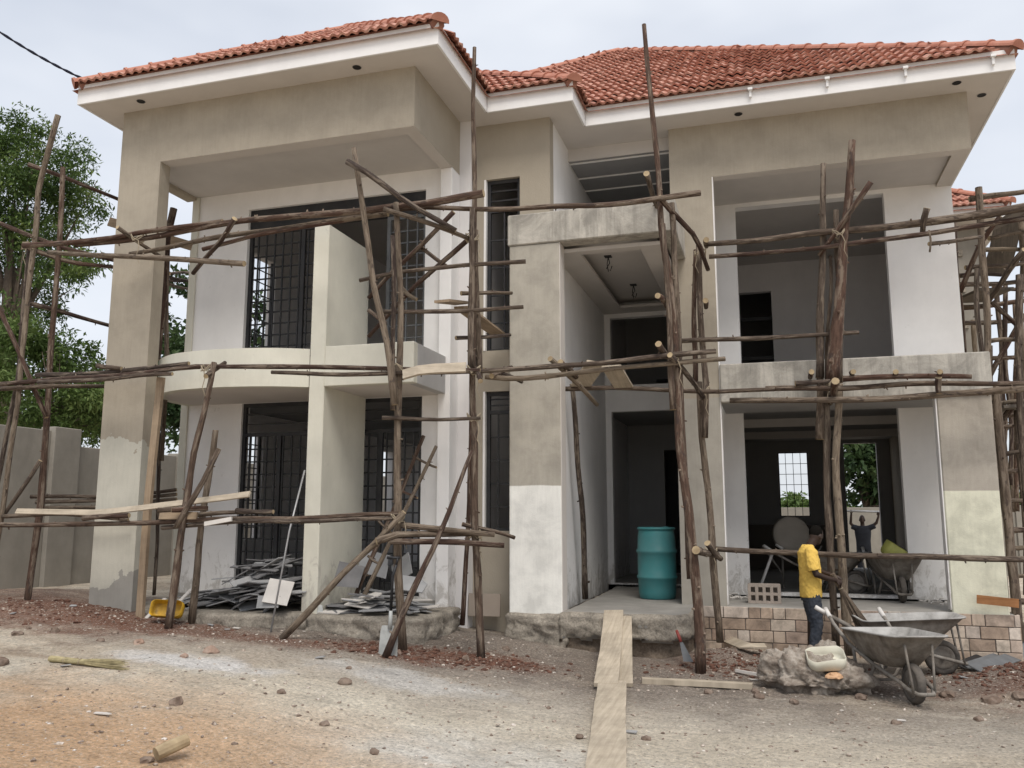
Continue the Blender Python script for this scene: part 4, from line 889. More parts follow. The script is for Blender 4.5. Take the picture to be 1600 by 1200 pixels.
# ladder in the right bay
LD = empty('ladder', at(562, 930, 9.6), 'rough wooden ladder leaning on the window right of the fin wall', 'ladder')
for (a_, b_, nm) in (((557, 928, 9.55), (662, 681, 10.25), 'rail'), ((569, 930, 9.45), (682, 697, 10.15), 'rail')): pole(LD, [at(*a_), at(*b_)], .035, .03, name=nm)
for (a_, b_) in (((645, 712), (682, 730)), ((622, 763), (652, 778)), ((592, 815), (611, 832)), ((575, 868), (592, 880))):
    t0 = (928-a_[1])/247; pole(LD, [at(*a_, 9.55+.7*t0), at(*b_, 9.45+.7*t0)], .022, name='rung')
# saw by the porch pole
SW = empty('hand_saw', gnd(1072, 1030), 'hand saw with red handle leaning at the foot of the porch pole', 'saw')
plank_ = MB(); A_ = at(1064, 1003, 10.15); B_ = at(1075, 1034, 10.05)
t = (B_-A_).normalized(); b = MB(); b.add([A_+V((-.015, 0, 0)), A_+V((.02, 0, 0)), B_+V((.06, 0, 0)), B_+V((-.05, 0, 0)), A_+V((-.015, .004, 0)), A_+V((.02, .004, 0)), B_+V((.06, .004, 0)), B_+V((-.05, .004, 0))], [(0, 1, 2, 3), (7, 6, 5, 4), (0, 4, 5, 1), (1, 5, 6, 2), (2, 6, 7, 3), (3, 7, 4, 0)])
b.build('blade', M_steelg, SW); b = MB(); H0 = at(1057, 985, 10.2); b.tube([H0, H0.lerp(A_, .5), A_], [.016, .02, .016], 8); b.build('handle', simple('red_handle', (.26, .055, .045), .6), SW, smooth=True)
# power cable
pts = []; A_ = at(-60, 8, 7.5); B_ = at(136, 126, 8.9)
for i in range(30): t = i/29; p_ = A_.lerp(B_, t); p_.z -= .25*t*(1-t); pts.append(p_)
b = MB()
for ph in (0, math.pi): b.tube([q_-A_+V((0, .010*math.cos(i*1.1+ph), .010*math.sin(i*1.1+ph))) for i, q_ in enumerate(pts)], .012, 6)
o = b.build('power_cable', M_wire, smooth=True); o.location = A_; tag(o, 'twisted dark blue power cable running to the left roof corner', 'cable')
# hanging ceiling wires in the porch
for (x, y, nm) in ((-2.06, 11.5, 'nearer the front'), (-1.95, 13.1, 'farther inside')):
    b = MB(); b.tube([(0, 0, 0), (.02, 0, -.09), (-.03, .02, -.16), (.03, 0, -.20), (.05, .02, -.13)], .007, 5); b.tube([(0, 0, 0), (-.02, .02, -.10), (.0, .01, -.21)], .006, 5); b.box(-.05, .05, -.05, .05, 0, .012)
    o = b.build('ceiling_wire', M_black); o.location = (x, y, 5.328); tag(o, f'loose black wires hanging from the porch ceiling, {nm}', 'wire')
# ------------------------------------------------------------------ heaps of tile offcuts
def slab_obj(name, loc, rot, sx, sy, sz, m, label, cat, group, irregular=True):
    b = MB()
    if irregular:
        k = random.choice((4, 4, 5)); base = [(-sx/2, -sy/2), (sx/2, -sy/2), (sx/2, sy/2), (-sx/2, sy/2)]
        if k == 5: base = [(-sx/2, -sy/2), (sx/2, -sy/2), (sx/2, sy*.1), (sx*.2, sy/2), (-sx/2, sy/2)]
        base = [(x*random.uniform(.8, 1.1), y*random.uniform(.8, 1.1)) for x, y in base]
        b.prism(base, -sz/2, sz/2)
    else: b.prism([(-sx/2, -sy/2), (sx/2, -sy/2), (sx/2, sy/2), (-sx/2, sy/2)], -sz/2, sz/2)
    o = b.build(name, m); o.location = loc; o.rotation_euler = rot; return tag(o, label, cat, group)
G1 = 'tile offcuts heaped left of the fin wall'; L1 = 'thin grey tile offcut in the heap on the left plinth'
for i in range(105):
    u = random.betavariate(2.2, 1.8); x = -7.35+u*1.85; y = 9.15+random.random()*.95; top = .66+.50*math.exp(-((u-.66)/.30)**2)*min(1, (y-8.95)/.6)
    z = random.uniform(.63, top) if i < 70 else top
    long_ = random.random() < .50
    sx, sy = (random.uniform(.45, .95), random.uniform(.045, .12)) if long_ else (random.uniform(.25, .5), random.uniform(.12, .26))
    slab_obj('tile_offcut', (x, y, z), (random.gauss(0, .2), random.gauss(-.18, .16), random.gauss(.35, .5)), sx, sy, .013, mm_ := random.choice((M_slate, M_slated, M_slated)), f"{'long thin' if long_ else 'broad broken'} {'dark' if mm_ is M_slated else 'mid'} grey tile offcut in the heap left of the fin wall", 'tile offcut', G1, not long_)
slab_obj('tile_offcut', at(435, 925, 9.05)+V((0, 0, .0)), (1.05, .15, .25), .30, .30, .014, M_slatew, 'square pale tile standing at the right end of the left heap', 'tile', None, False)
slab_obj('tile_offcut', at(420, 940, 9.0), (1.25, 0, .1), .30, .16, .014, M_slate, 'grey broken tile under the square pale tile', 'tile', None)
for k, (a_, b_) in enumerate((((262, 958), (300, 920)), ((222, 972), (258, 935)))):
    plank('tile_strip', [at(*a_, 8.6+.1*k), at(*b_, 9.0)], .06, .012, M_slatew, ('pale tile strip leaning on the left plinth behind the post', 'pale tile strip lying behind the yellow container')[k], 'tile strip', wdir=(1, 0, .2))
G2 = 'tile offcuts heaped right of the fin wall'; L2 = 'grey tile offcut in the heap below the ladder'
for i in range(42):
    u = random.random(); x = -5.1+u*1.0; y = 9.25+random.random()*.8; z = .60+.22*random.random()*math.exp(-((u-.45)/.4)**2)
    sx, sy = (random.uniform(.35, .6), random.uniform(.06, .16)) if random.random() < .4 else (random.uniform(.25, .42), random.uniform(.2, .3))
    slab_obj('tile_offcut', (x, y, z), (random.gauss(0, .13), random.gauss(0, .15), random.uniform(-.8, .8)), sx, sy, .013, mm_ := random.choice((M_slate, M_slated, M_slate, M_slatew)), f"{'narrow' if sy < .17 else 'broad'} {'dark grey' if mm_ is M_slated else ('pale' if mm_ is M_slatew else 'mid grey')} tile offcut in the heap below the ladder", 'tile offcut', G2)
for (p_, r_, s_, l_) in (((545, 900, 9.5), (1.35, .1, .1), (.35, .30), 'dark tile triangle leaning on the right face of the fin wall'), ((585, 880, 10.0), (1.3, .3, .4), (.4, .3), 'large grey tile standing under the ladder'), ((628, 890, 10.1), (1.3, -.5, -.3), (.35, .3), 'grey broken tile standing behind the shovel'), ((640, 912, 9.5), (.5, .1, .2), (.4, .3), 'pale grey slab lying on the heap right of the shovel')):
    slab_obj('broken_tile', at(*p_), r_, *s_, .014, M_slate if 'dark' not in l_ else M_slated, l_, 'tile', None)
slab_obj('broken_tile', gnd(482, 985)+V((0, .12, .13)), (1.2, .2, .15), .26, .32, .012, M_shovel, 'bent grey sheet metal piece at the foot of the leaning pole', 'sheet metal', None)
slab_obj('broken_tile', at(757, 945, 10.62), (1.45, 0, .05), .42, .28, .02, plaster('brown_board', (.30, .25, .205)), 'brown rectangular board standing under the narrow lower window', 'board', None, False)
# ------------------------------------------------------------------ containers
def rrect(sx, sy, r, k=6):
    o = []
    for cx, cy, a0 in ((sx/2-r, sy/2-r, 0), (-sx/2+r, sy/2-r, 90), (-sx/2+r, -sy/2+r, 180), (sx/2-r, -sy/2+r, 270)):
        for i in range(k+1): a = R(a0+90*i/k); o.append((cx+r*math.cos(a), cy+r*math.sin(a)))
    return o
def basin(name, sx, sy, h, m, jag=0.0, th=.008):
    b = MB(); pr = [(.80, 0), (.93, .02), (1, .06), (1, h), (.97, h), (.95, .06), (.88, .03), (.70, .02)]; base = rrect(sx, sy, min(sx, sy)*.28); m_ = len(base)
    for s_, z in pr:
        for k, (x, y) in enumerate(base):
            zz = z+(jag*noise.noise((x*9, y*9, 1.3)) if z >= h-.001 else 0); b.v.append((x*s_, y*s_, zz))
    for i in range(len(pr)-1):
        for k in range(m_): b.f.append((i*m_+k, i*m_+(k+1) % m_, (i+1)*m_+(k+1) % m_, (i+1)*m_+k)); b.mi.append(0)
    b.f.append(tuple(range(m_))[::-1]); b.mi.append(0); b.f.append(tuple((len(pr)-1)*m_+k for k in range(m_))); b.mi.append(0)
    return b.build(name, m, smooth=True)
o = basin('cut_jerrycan', .38, .19, .13, M_yellow, .025); o.location = gnd(254, 975)+V((0, .12, .13)); o.rotation_euler = (1.15, .04, .18); tag(o, 'yellow plastic jerrycan cut open lengthwise on the ground by the left posts', 'container')
# rubble boulder
bm = bmesh.new(); bmesh.ops.create_icosphere(bm, subdivisions=6, radius=1)
for v in bm.verts:
    c_ = v.co.copy(); q_ = V((c_.x*.55, c_.y*.37, c_.z*.26)); nrm = c_.normalized()
    d = .11*noise.fractal(q_*3.1+V((4, 1, 2)), .8, 2.1, 3)+.060*noise.fractal(q_*8.5+V((1, 5, 2)), .75, 2.1, 4)+.022*noise.fractal(q_*27, .7, 2.1, 4)+.03*noise.cell(q_*6.0)
    q_ = q_+nrm*d; q_.z += .13-.16*q_.x*(.6 if q_.x > 0 else .3)
    if q_.z < .10: q_.x *= .93-.5*max(0, .1-q_.z); q_.y *= .80
    v.co = V((q_.x, q_.y, max(-.08, q_.z)))
me = bpy.data.meshes.new('rubble_lump'); bm.to_mesh(me); bm.free(); me.polygons.foreach_set('use_smooth', [True]*len(me.polygons))
RB = link('rubble_lump', me, M_rubble); RB.location = (.36, 9.45, -.01); tag(RB, 'large lump of broken concrete and soil on the ground before the worker', 'rubble')
def chunk(name, loc, s, m, label, cat, group=None, seed=0, flat=.7, sub=2):
    bm = bmesh.new(); bmesh.ops.create_icosphere(bm, subdivisions=sub, radius=1)
    for v in bm.verts:
        c_ = v.co.copy(); d = 1+.28*noise.fractal(c_*1.4+V((seed*3.7, seed, 2)), .8, 2, 3)+.18*noise.cell(c_*1.6+V((seed, 0, 0)))
        v.co = V((c_.x*s*d, c_.y*s*.8*d, c_.z*s*flat*d))
    me = bpy.data.meshes.new(name); bm.to_mesh(me); bm.free(); o = link(name, me, m); o.location = loc; o.rotation_euler = (0, 0, seed*1.3); return tag(o, label, cat, group)
def topz(x, y): 
    return gz(x, y)
o = basin('cut_jerrycan', .36, .26, .13, M_natural, .03); o.location = at(1291, 1040, 9.22); o.rotation_euler = (.38, -.06, .1); tag(o, 'stained white plastic jerrycan cut into a tub, sitting on the rubble lump', 'container')
chunk('brick_piece', at(1305, 1056, 9.08), .09, simple('orange_brick_piece', (.55, .34, .20), .9), 'orange brick fragment under the white plastic tub', 'brick', None, 3, .3)
# barrel
BR = empty('barrel', (-1.6, 12.4, .575), 'teal blue plastic barrel standing in the porch', 'barrel')
X0 = Matrix.Translation((-1.60, 12.4, .575))
MB().lathe([(.001, 0), (.235, 0), (.25, .02), (.262, .10), (.268, .27), (.284, .285), (.284, .31), (.268, .33), (.270, .50), (.268, .62), (.286, .64), (.286, .67), (.268, .69), (.262, .85), (.250, .93), (.240, .955)], X0, 40).build('drum', M_teal, BR, smooth=True)
MB().lathe([(.240, .950), (.262, .955), (.268, .97), (.262, .985), (.250, .99), (.235, .98), (.225, .965), (.001, .962)], X0, 40).build('lid', M_teal, BR, smooth=True)
MB().lathe([(.001, 1.0), (.03, 1.0), (.034, .985), (.034, .955)], X0 @ Matrix.Translation((.13, .02, 0)), 14).build('bung', M_teal, BR, smooth=True)
# ------------------------------------------------------------------ wheelbarrows
def wheelbarrow(loc, ang, label, s=1.0, caked=True):
    loc = V(loc); e = empty('wheelbarrow', loc, label, 'wheelbarrow', 'wheelbarrows on the site')
    M = Matrix.Translation(loc) @ Matrix.Rotation(ang, 4, 'Z') @ Matrix.Scale(s, 4)
    def fin(b, nm, m, par=e, sm=True):
        b.v = [tuple(M @ V(v)) for v in b.v]; return b.build(nm, m, par, smooth=sm)
    # tray: rings of rounded rectangles with a sloping nose
    b = MB(); rings = []
    for (x0, x1, wd, z, zf) in ((-.66, -.12, .36, .31, .31), (-.74, -.02, .50, .40, .42), (-.82, .12, .64, .52, .56), (-.86, .20, .70, .585, .64), (-.88, .22, .73, .583, .638), (-.88, .22, .73, .597, .652), (-.855, .195, .69, .597, .652), (-.80, .10, .62, .52, .56), (-.72, -.04, .48, .41, .43), (-.64, -.14, .34, .325, .325)):
        base = rrect(x1-x0, wd, .11); cx = (x0+x1)/2; ring = []
        for (x, y) in base:
            t = (x+(x1-x0)/2)/(x1-x0); tw = 1-.22*t*t
            ring.append((cx+x, y*tw, z+(zf-z)*t))
        rings.append(ring)
    m_ = len(rings[0])
    for r_ in rings: b.v += r_
    for i in range(len(rings)-1):
        for k in range(m_): b.f.append((i*m_+k, i*m_+(k+1) % m_, (i+1)*m_+(k+1) % m_, (i+1)*m_+k)); b.mi.append(0 if i < 4 else 1)
    b.f.append(tuple(range(m_))[::-1]); b.mi.append(0); b.f.append(tuple((len(rings)-1)*m_+k for k in range(m_))); b.mi.append(1)
    fin(b, 'tray', [M_barrow, M_barrowin])
    for s_ in (-1, 1):
        b = MB(); b.tube([(.24, 0, .13), (.23, .07*s_, .13), (.12, .12*s_, .16), (0, .125*s_, .19), (-.45, .20*s_, .30), (-.85, .27*s_, .44), (-1.15, .30*s_, .60), (-1.34, .30*s_, .72)], .019, 8); h = fin(b, 'handle', M_barrow)
        b = MB(); b.tube([(-1.24, .30*s_, .658), (-1.36, .30*s_, .733)], .025, 8); fin(b, 'grip', M_grip, h)
        b = MB(); b.tube([(-.40, .19*s_, .29), (-.55, .24*s_, .02), (-.62, .24*s_, .0), (-.68, .25*s_, .04), (-.74, .26*s_, .40)], .017, 8); fin(b, 'leg', M_barrow)
        b = MB(); b.tube([(.20, .10*s_, .14), (.14, .13*s_, .56)], .012, 6); fin(b, 'brace', M_barrow)
    b = MB(); b.tube([(-.55, -.24, .12), (-.55, .24, .12)], .012, 6); fin(b, 'cross_bar', M_barrow)
    W = M @ Matrix.Translation((0, 0, .185)) @ Matrix.Rotation(math.pi/2, 4, 'X')
    wh = MB().lathe([(.02, -.05), (.02, .05)], W, 12).build('wheel', M_barrow, e)
    MB().lathe([(.125, -.030), (.150, -.042), (.175, -.036), (.187, -.012), (.187, .012), (.175, .036), (.150, .042), (.125, .030), (.125, -.030)], W, 28).build('tyre', M_rubber, wh, smooth=True)
    MB().lathe([(.02, -.02), (.09, -.012), (.128, -.032), (.128, .032), (.09, .012), (.02, .02)], W, 24).build('rim', M_barrow, wh, smooth=True)
    return e
WB1 = wheelbarrow(gnd(1430, 1100), math.atan2(-.95, .30), 'cement caked wheelbarrow with its wheel toward the viewer, beside the rubble', .98)
WB2 = wheelbarrow(gnd(1474, 1054), math.atan2(.10, 1.0), 'wheelbarrow with white cement on its rim, behind the nearest wheelbarrow', .98)
WB3 = wheelbarrow((1.62, 12.75, .578), math.atan2(-1, .06), 'wheelbarrow loaded with a green jerrycan in the ground floor opening', .92)
WB4 = wheelbarrow((1.12, 13.55, .602), math.atan2(-.35, 1), 'dark wheelbarrow inside the ground floor room behind the poles', .92)
o = basin('jerrycan', .38, .20, .20, simple('olive_plastic', (.36, .36, .10), .5), 0); o.location = (1.56, 13.1, 1.13); o.rotation_euler = (.35, .5, .5); tag(o, 'olive green jerrycan lying in the wheelbarrow in the opening', 'container')
for k in range(6): chunk('rubble_piece', (1.5+random.uniform(-.2, .25), 13.1+random.uniform(-.2, .3), 1.08+random.uniform(0, .08)), random.uniform(.06, .11), M_stone, 'broken piece piled in the loaded wheelbarrow in the opening', 'rubble', 'pieces in the loaded wheelbarrow', k, .6, 1)
# upright round pan
PN = empty('mixing_pan', (.25, 14.6, .6), 'large round dusty pan standing on edge inside the room behind the worker', 'pan')
W = Matrix.Translation((.27, 14.3, 1.43)) @ Matrix.Rotation(R(82), 4, 'X') @ Matrix.Rotation(.2, 4, 'Y')
MB().lathe([(.001, .03), (.20, .03), (.26, .02), (.29, -.02), (.30, -.02), (.27, .045), (.20, .055), (.001, .055)], W, 32).build('dish', simple('dusty_pan', (.30, .27, .23), .9, 0, .1, 4, .2), PN, smooth=True)
b = MB()
for k in range(6): a = k*math.pi/6; b.tube([W @ V((.24*math.cos(a), .24*math.sin(a), .022)), W @ V((-.24*math.cos(a), -.24*math.sin(a), .022))], .007, 5)
b.build('spokes', M_barrow, PN)
b = MB()
for s_ in (-.15, .15): b.tube([(.27+s_, 14.42, .6), (.27+s_, 14.40, 1.3)], .016, 6); b.tube([(.27+s_, 14.42, .8), (.27+s_*3.0, 14.5, 1.25)], .014, 6)
b.build('stand', M_barrow, PN)
rod('handle_stick', [V((-.25, 13.6, .60)), V((-.02, 13.7, 1.18))], .022, M_grip, 'pale stick leaning inside the room left of the worker', 'stick')
# hollow block
HB = empty('hollow_block', (-.12, 12.1, .575), 'hollow clay block with eight holes on the verandah floor', 'block')
b = MB(); xs_ = [-.19+.38*i/4 for i in range(5)]; z0, z1 = .58, .82; X_, Y_ = -.15, 12.05
m_ = simple('grey_clay_block', (.33, .28, .24), .95, 0, .15, 9, .3)
for i in range(5): b.box(X_+xs_[i]-.02, X_+xs_[i]+.02, Y_, Y_+.2, z0, z1)
for z in (z0+.0, (z0+z1)/2-.012, z1-.026): b.box(X_-.20, X_+.20, Y_+.002, Y_+.198, z-.004, z+.032)
b.box(X_-.18, X_+.18, Y_+.10, Y_+.12, z0+.01, z1-.01)  # panel added across the holes to make them look dark inside
b.build('block_body', m_, HB)
# debris curls at the verandah back wall
for k in range(26):
    x = random.choice((random.uniform(-.95, -.3), random.uniform(1.8, 2.45))); b = MB(); pts = [V((0, 0, 0))]
    for i in range(5): pts.append(pts[-1]+V((random.uniform(.01, .05), random.uniform(-.03, .03), random.uniform(-.012, .02))))
    b.tube(pts, random.uniform(.006, .014), 5); o = b.build('plaster_curl', M_slatew); o.location = (x, random.uniform(12.55, 12.95), .592); o.rotation_euler = (0, 0, random.uniform(-.6, .6)); tag(o, 'scrap of white plaster at the foot of the verandah back wall', 'debris', 'plaster scraps on the verandah floor')
# ------------------------------------------------------------------ shovel, brooms, rods
SV = empty('shovel', gnd(605, 1022), 'square mouthed shovel with black handle standing by the double pole', 'shovel')
A_ = gnd(606, 1025)+V((0, .02, 0)); B_ = at(612, 975, 8.35); C_ = at(614, 888, 8.42)
t = (C_-A_).normalized(); sd_ = V((1, .1, 0)); sd_ = (sd_-t*sd_.dot(t)).normalized(); nr = t.cross(sd_); b = MB(); rows = []
for i in range(7):
    u = i/6; hw = .095+.012*(1-u)*.6 if u < .95 else .085; base = A_+t*(u*.30)
    for j in range(7):
        v_ = (j/6-.5)*2; rows.append(base+sd_*(hw*v_)+nr*(.03*v_*v_*-1+.02*u*u))
for th in (0, .004): b.v += [tuple(q_+nr*th) for q_ in rows]
for o_ in (0, 49):
    for i in range(6):
        for j in range(6): a = o_+i*7+j; b.f.append((a, a+1, a+8, a+7)); b.mi.append(0)
b.build('blade', M_shovel, SV, smooth=True)
b = MB(); b.tube([A_+t*.27, A_+t*.45], [.024, .02], 8); b.build('socket', M_shovel, SV, smooth=True)
b = MB(); b.tube([A_+t*.44, A_+t*.80, A_+t*.92+sd_*.035], .017, 8); b.tube([A_+t*.92+sd_*.035, A_+t*.99+sd_*.05], .013, 8); b.tube([A_+t*.80, A_+t*.92-sd_*.05, A_+t*.99-sd_*.05], .011, 8); b.tube([A_+t*.99-sd_*.07, A_+t*.99+sd_*.07], .015, 8); b.build('shaft', M_black, SV, smooth=True)
def broom(name, p0, p1, nst, m, label, spread, r=.0035, hold=.25):
    p0, p1 = V(p0), V(p1); ln = (p1-p0).length; t = (p1-p0).normalized(); a_ = t.orthogonal().normalized(); c_ = t.cross(a_); b = MB()
    for i in range(nst):
        an = random.random()*6.28; rr = math.sqrt(random.random()); s0, s1 = .022*rr, spread*rr; jl = random.uniform(.82, 1.05)
        off = a_*math.cos(an)+c_*math.sin(an)
        b.tube([off*s0*1.2, t*(ln*hold)+off*s0, t*(ln*.65*jl)+off*(s0+(s1-s0)*.5), t*(ln*jl)+off*s1], [r, r, r*.8, r*.4], 4)
    o = b.build(name, m); o.location = p0; tag(o, label, 'broom')
    for u in (hold*.9, hold*.45):
        b = MB(); b.tube([t*(ln*u)+(a_*math.cos(k*.7)+c_*math.sin(k*.7))*.027 for k in range(20)], .004, 4); tb = b.build('binding', M_rope, o); tb.matrix_parent_inverse = Matrix()
    return o
g0, g1 = gnd(78, 1035, .03), gnd(196, 1047, .03)
broom('grass_broom', g0, g1, 110, M_straw, 'bundle of straw tied into a short broom lying on the ground at left', .055, .0035, .45)
b = MB()
# iron rods and sheets at the right edge
for k, (a_, b_, rr) in enumerate((((1500, 1046), (1612, 1012), .035), ((1512, 1048), (1615, 1022), .03), ((1525, 1050), (1615, 1030), .028))):
    P0, P1 = gnd(*a_, .03), gnd(*b_, .10); 
    plank('roofing_sheet', [P0, P1], .16, .012, M_steelg if k else M_black, ('black sheet strip lowest of the pile at the right edge', 'dark sheet strip in the pile at the right edge', 'grey sheet strip on the pile at the right edge')[k], 'sheet', wdir=(0, 1, .2))
chunk('stump', gnd(1600, 1010)+V((.05, 0, .16)), .17, M_trunk, 'brown wood stump on the dark sheets at the right edge', 'stump', None, 5, .9, 3)
LG = MB(); LG.tube([V((0, 0, 0)), V((.05, .10, .03)), V((.09, .17, .05))], [.040, .042, .039], 12, 0, 1, .04); me = LG.mesh('log_end'); me.uv_layers.new(name='UVMap'); o = link('log_end', me, [M_cut, M_cut]); o.location = gnd(243, 1192, .05); tag(o, 'short cut log end lying on the orange soil in front', 'log')
# ------------------------------------------------------------------ people
def fuse(name, b, m, voxel=.012, smooth=4, parent=None, fold=0.):
    me = b.mesh(name+'_raw'); t_ = bpy.data.objects.new('tmp', me); COL.objects.link(t_)
    r_ = t_.modifiers.new('r', 'REMESH'); r_.mode = 'VOXEL'; r_.voxel_size = voxel; r_.use_smooth_shade = True
    s_ = t_.modifiers.new('s', 'SMOOTH'); s_.iterations = smooth; s_.factor = .5
    dg = bpy.context.evaluated_depsgraph_get(); me2 = bpy.data.meshes.new_from_object(t_.evaluated_get(dg)); me2.name = name
    bpy.data.objects.remove(t_, do_unlink=True); me2.materials.clear(); me2.polygons.foreach_set('use_smooth', [True]*len(me2.polygons)); me2.polygons.foreach_set('material_index', [0]*len(me2.polygons))
    if fold:
        nr = [v.normal.copy() for v in me2.vertices]
        for v, n_ in zip(me2.vertices, nr):
            c_ = v.co; k_ = noise.fractal((c_.x*11+c_.z*6, c_.y*11, c_.z*9-c_.x*7), .7, 2, 3); v.co = c_+n_*fold*(abs(k_)*2-.6)
        me2.update()
    return link(name, me2, m, parent)
def ell(b, M, r=(1, 1, 1), seg=16, rings=10):
    S = M @ Matrix.Diagonal((*r, 1)); prof = [(max(.001, math.sin(math.pi*i/rings)), -math.cos(math.pi*i/rings)) for i in range(rings+1)]
    n0 = len(b.f); b.lathe(prof, S, seg); k = len(b.v)-seg*(rings+1)
    b.f.append(tuple(k+i for i in range(seg))[::-1]); b.mi.append(0); b.f.append(tuple(k+seg*rings+i for i in range(seg))); b.mi.append(0)
def loft(b, rings, seg=24):
    k0 = len(b.v)
    for (cx, cy, cz, rx, ry) in rings:
        for k in range(seg): a = 2*math.pi*k/seg; b.v.append((cx+rx*math.cos(a), cy+ry*math.sin(a), cz))
    for i in range(len(rings)-1):
        for k in range(seg): b.f.append((k0+i*seg+k, k0+i*seg+(k+1) % seg, k0+(i+1)*seg+(k+1) % seg, k0+(i+1)*seg+k)); b.mi.append(0)
    b.f.append(tuple(k0+i for i in range(seg))[::-1]); b.mi.append(0); b.f.append(tuple(k0+(len(rings)-1)*seg+i for i in range(seg))); b.mi.append(0)
def xf(b, M): b.v = [tuple(M @ V(v)) for v in b.v]; return b
def hand(b, wrist, fdir, ndir, curl=.9, thumb=1, s=1.0):
    """palm, four unequal bent fingers and a thumb from the side of the palm"""
    f = V(fdir).normalized(); nn_ = V(ndir); nn_ = (nn_-f*nn_.dot(f)).normalized(); sd = f.cross(nn_); w_ = V(wrist)
    b.tube([w_, w_+f*.03*s, w_+f*.06*s, w_+f*.088*s], [.024*s, .030*s, .036*s, .032*s], 8)
    for j, (o_, L_) in enumerate(((-.030, .070), (-.010, .080), (.010, .076), (.029, .060))):
        p = w_+f*.082*s+sd*o_*s; pts = [p]; a = 0
        for seg in (.42, .32, .26): a += curl*.75; d_ = f*math.cos(a)+nn_*math.sin(a); p = p+d_*L_*seg*s; pts.append(p)
        b.tube(pts, [.0095*s, .009*s, .0085*s, .007*s], 6)
    p = w_+f*.03*s-sd*thumb*.026*s; b.tube([p, p+(f*.7-sd*thumb*.6+nn_*.4)*.036*s, p+(f*.95-sd*thumb*.45+nn_*.95)*.058*s], [.012*s, .0105*s, .008*s], 6)
def head(b, M):
    ell(b, M @ Matrix.Translation((0, 0, .115)), (.098, .074, .118)); ell(b, M @ Matrix.Translation((.028, 0, .055)), (.062, .056, .06))
    ell(b, M @ Matrix.Translation((.098, 0, .085)), (.020, .018, .020), 8, 6)      # nose
    ell(b, M @ Matrix.Translation((.086, 0, .045)), (.018, .030, .013), 8, 6)      # lips
    for s_ in (-1, 1):
        ell(b, M @ Matrix.Translation((-.005, .075*s_, .095)), (.024, .011, .034), 8, 6); ell(b, M @ Matrix.Translation((.082, .030*s_, .118)), (.014, .018, .009), 8, 6)
W0 = V((.385, 10.75, 0)); W0.z = gz(W0.x, W0.y)
SCL = .935
MW = Matrix.Translation(W0) @ Matrix.Rotation(R(12), 4, 'Z') @ Matrix.Scale(SCL, 4)
b = MB()
HM = Matrix.Translation((.075, .0, 1.455)) @ Matrix.Rotation(R(38), 4, 'Z') @ Matrix.Rotation(R(24), 4, 'Y')
head(b, HM); b.tube([(-.005, 0, 1.36), (.03, 0, 1.44), (.075, 0, 1.51)], [.065, .057, .055], 12)
loft(b, [(0, 0, .86, .10, .15), (0, 0, 1.0, .095, .135), (0, 0, 1.2, .10, .16), (-.01, 0, 1.34, .095, .17), (-.005, 0, 1.40, .06, .10)])
RW = V((.27, -.13, 1.02)); LW = V((.30, .03, 1.06))
b.tube([(-.005, -.17, 1.36), (-.02, -.215, 1.22), (.02, -.245, 1.09), (.15, -.20, 1.045), tuple(RW)], [.05, .048, .042, .036, .026], 10)
b.tube([(-.005, .17, 1.36), (.03, .21, 1.22), (.09, .19, 1.12), (.20, .11, 1.09), tuple(LW)], [.05, .048, .042, .036, .026], 10)
hand(b, RW, (.75, .22, -.45), (-.35, .5, -.75), 1.25, 1); hand(b, LW, (.8, -.15, -.5), (-.4, -.5, -.7), 1.25, -1)
for s_ in (-1, 1): b.tube([(0, .085*s_, .9), (.02, .095*s_, .5), (-.01, .10*s_, .1)], [.08, .055, .04], 10)
PR = fuse('person', xf(b, MW), M_skin, .0065, 3); tag(PR, 'worker in yellow T-shirt and dark jeans sweeping with a twig broom', 'person')
b = MB(); loft(b, [(.0, 0, .80, .128, .182), (.0, 0, .86, .130, .184), (.005, 0, 1.0, .128, .178), (.006, 0, 1.12, .128, .178), (0, 0, 1.25, .126, .186), (-.015, 0, 1.35, .112, .185), (-.012, 0, 1.405, .082, .125), (.0, 0, 1.445, .068, .072)])
b.tube([(-.01, -.12, 1.37), (-.012, -.18, 1.345), (-.018, -.217, 1.23), (-.002, -.232, 1.135)], [.07, .078, .076, .078], 12); b.tube([(-.01, .12, 1.37), (0, .18, 1.345), (.03, .215, 1.23), (.05, .225, 1.15)], [.07, .078, .076, .078], 12)
sh = xf(b, MW)
fuse('shirt', sh, M_shirt, .008, 3, PR, .006)
b = MB(); loft(b, [(0, 0, .76, .112, .160), (0, 0, .82, .106, .155), (0, 0, .90, .098, .140)])
b.tube([(0, -.085, .86), (.015, -.092, .66), (.03, -.098, .48), (.0, -.10, .28), (-.015, -.10, .07)], [.098, .092, .076, .070, .072], 14); b.tube([(0, .085, .86), (.03, .095, .66), (.05, .10, .48), (.055, .10, .28), (.06, .10, .07)], [.098, .092, .076, .070, .072], 14)
fuse('trousers', xf(b, MW), M_jean, .008, 3, PR, .006)
b = MB(); ell(b, HM @ Matrix.Translation((-.017, 0, .137)), (.092, .077, .099)); xf(b, MW); me = b.build('hair', M_hair, PR, smooth=True)
for s_, dx in ((-1, -.015), (1, .06)):
    b = MB(); b.tube([(dx-.06, .10*s_, .035), (dx, .10*s_, .045), (dx+.09, .105*s_, .035), (dx+.16, .105*s_, .028)], [.035, .045, .040, .024], 10); xf(b, MW).build('shoe', M_boot, PR, smooth=True)
B0 = MW @ (LW+V((.055, -.03, -.03))); 
broom('twig_broom', MW @ V((.25, -.085, 1.09)), MW @ V((.72, -.12, .20)), 80, M_strawd, 'bundle of long dark twigs held as a broom by the worker', .11, .0045, .22)
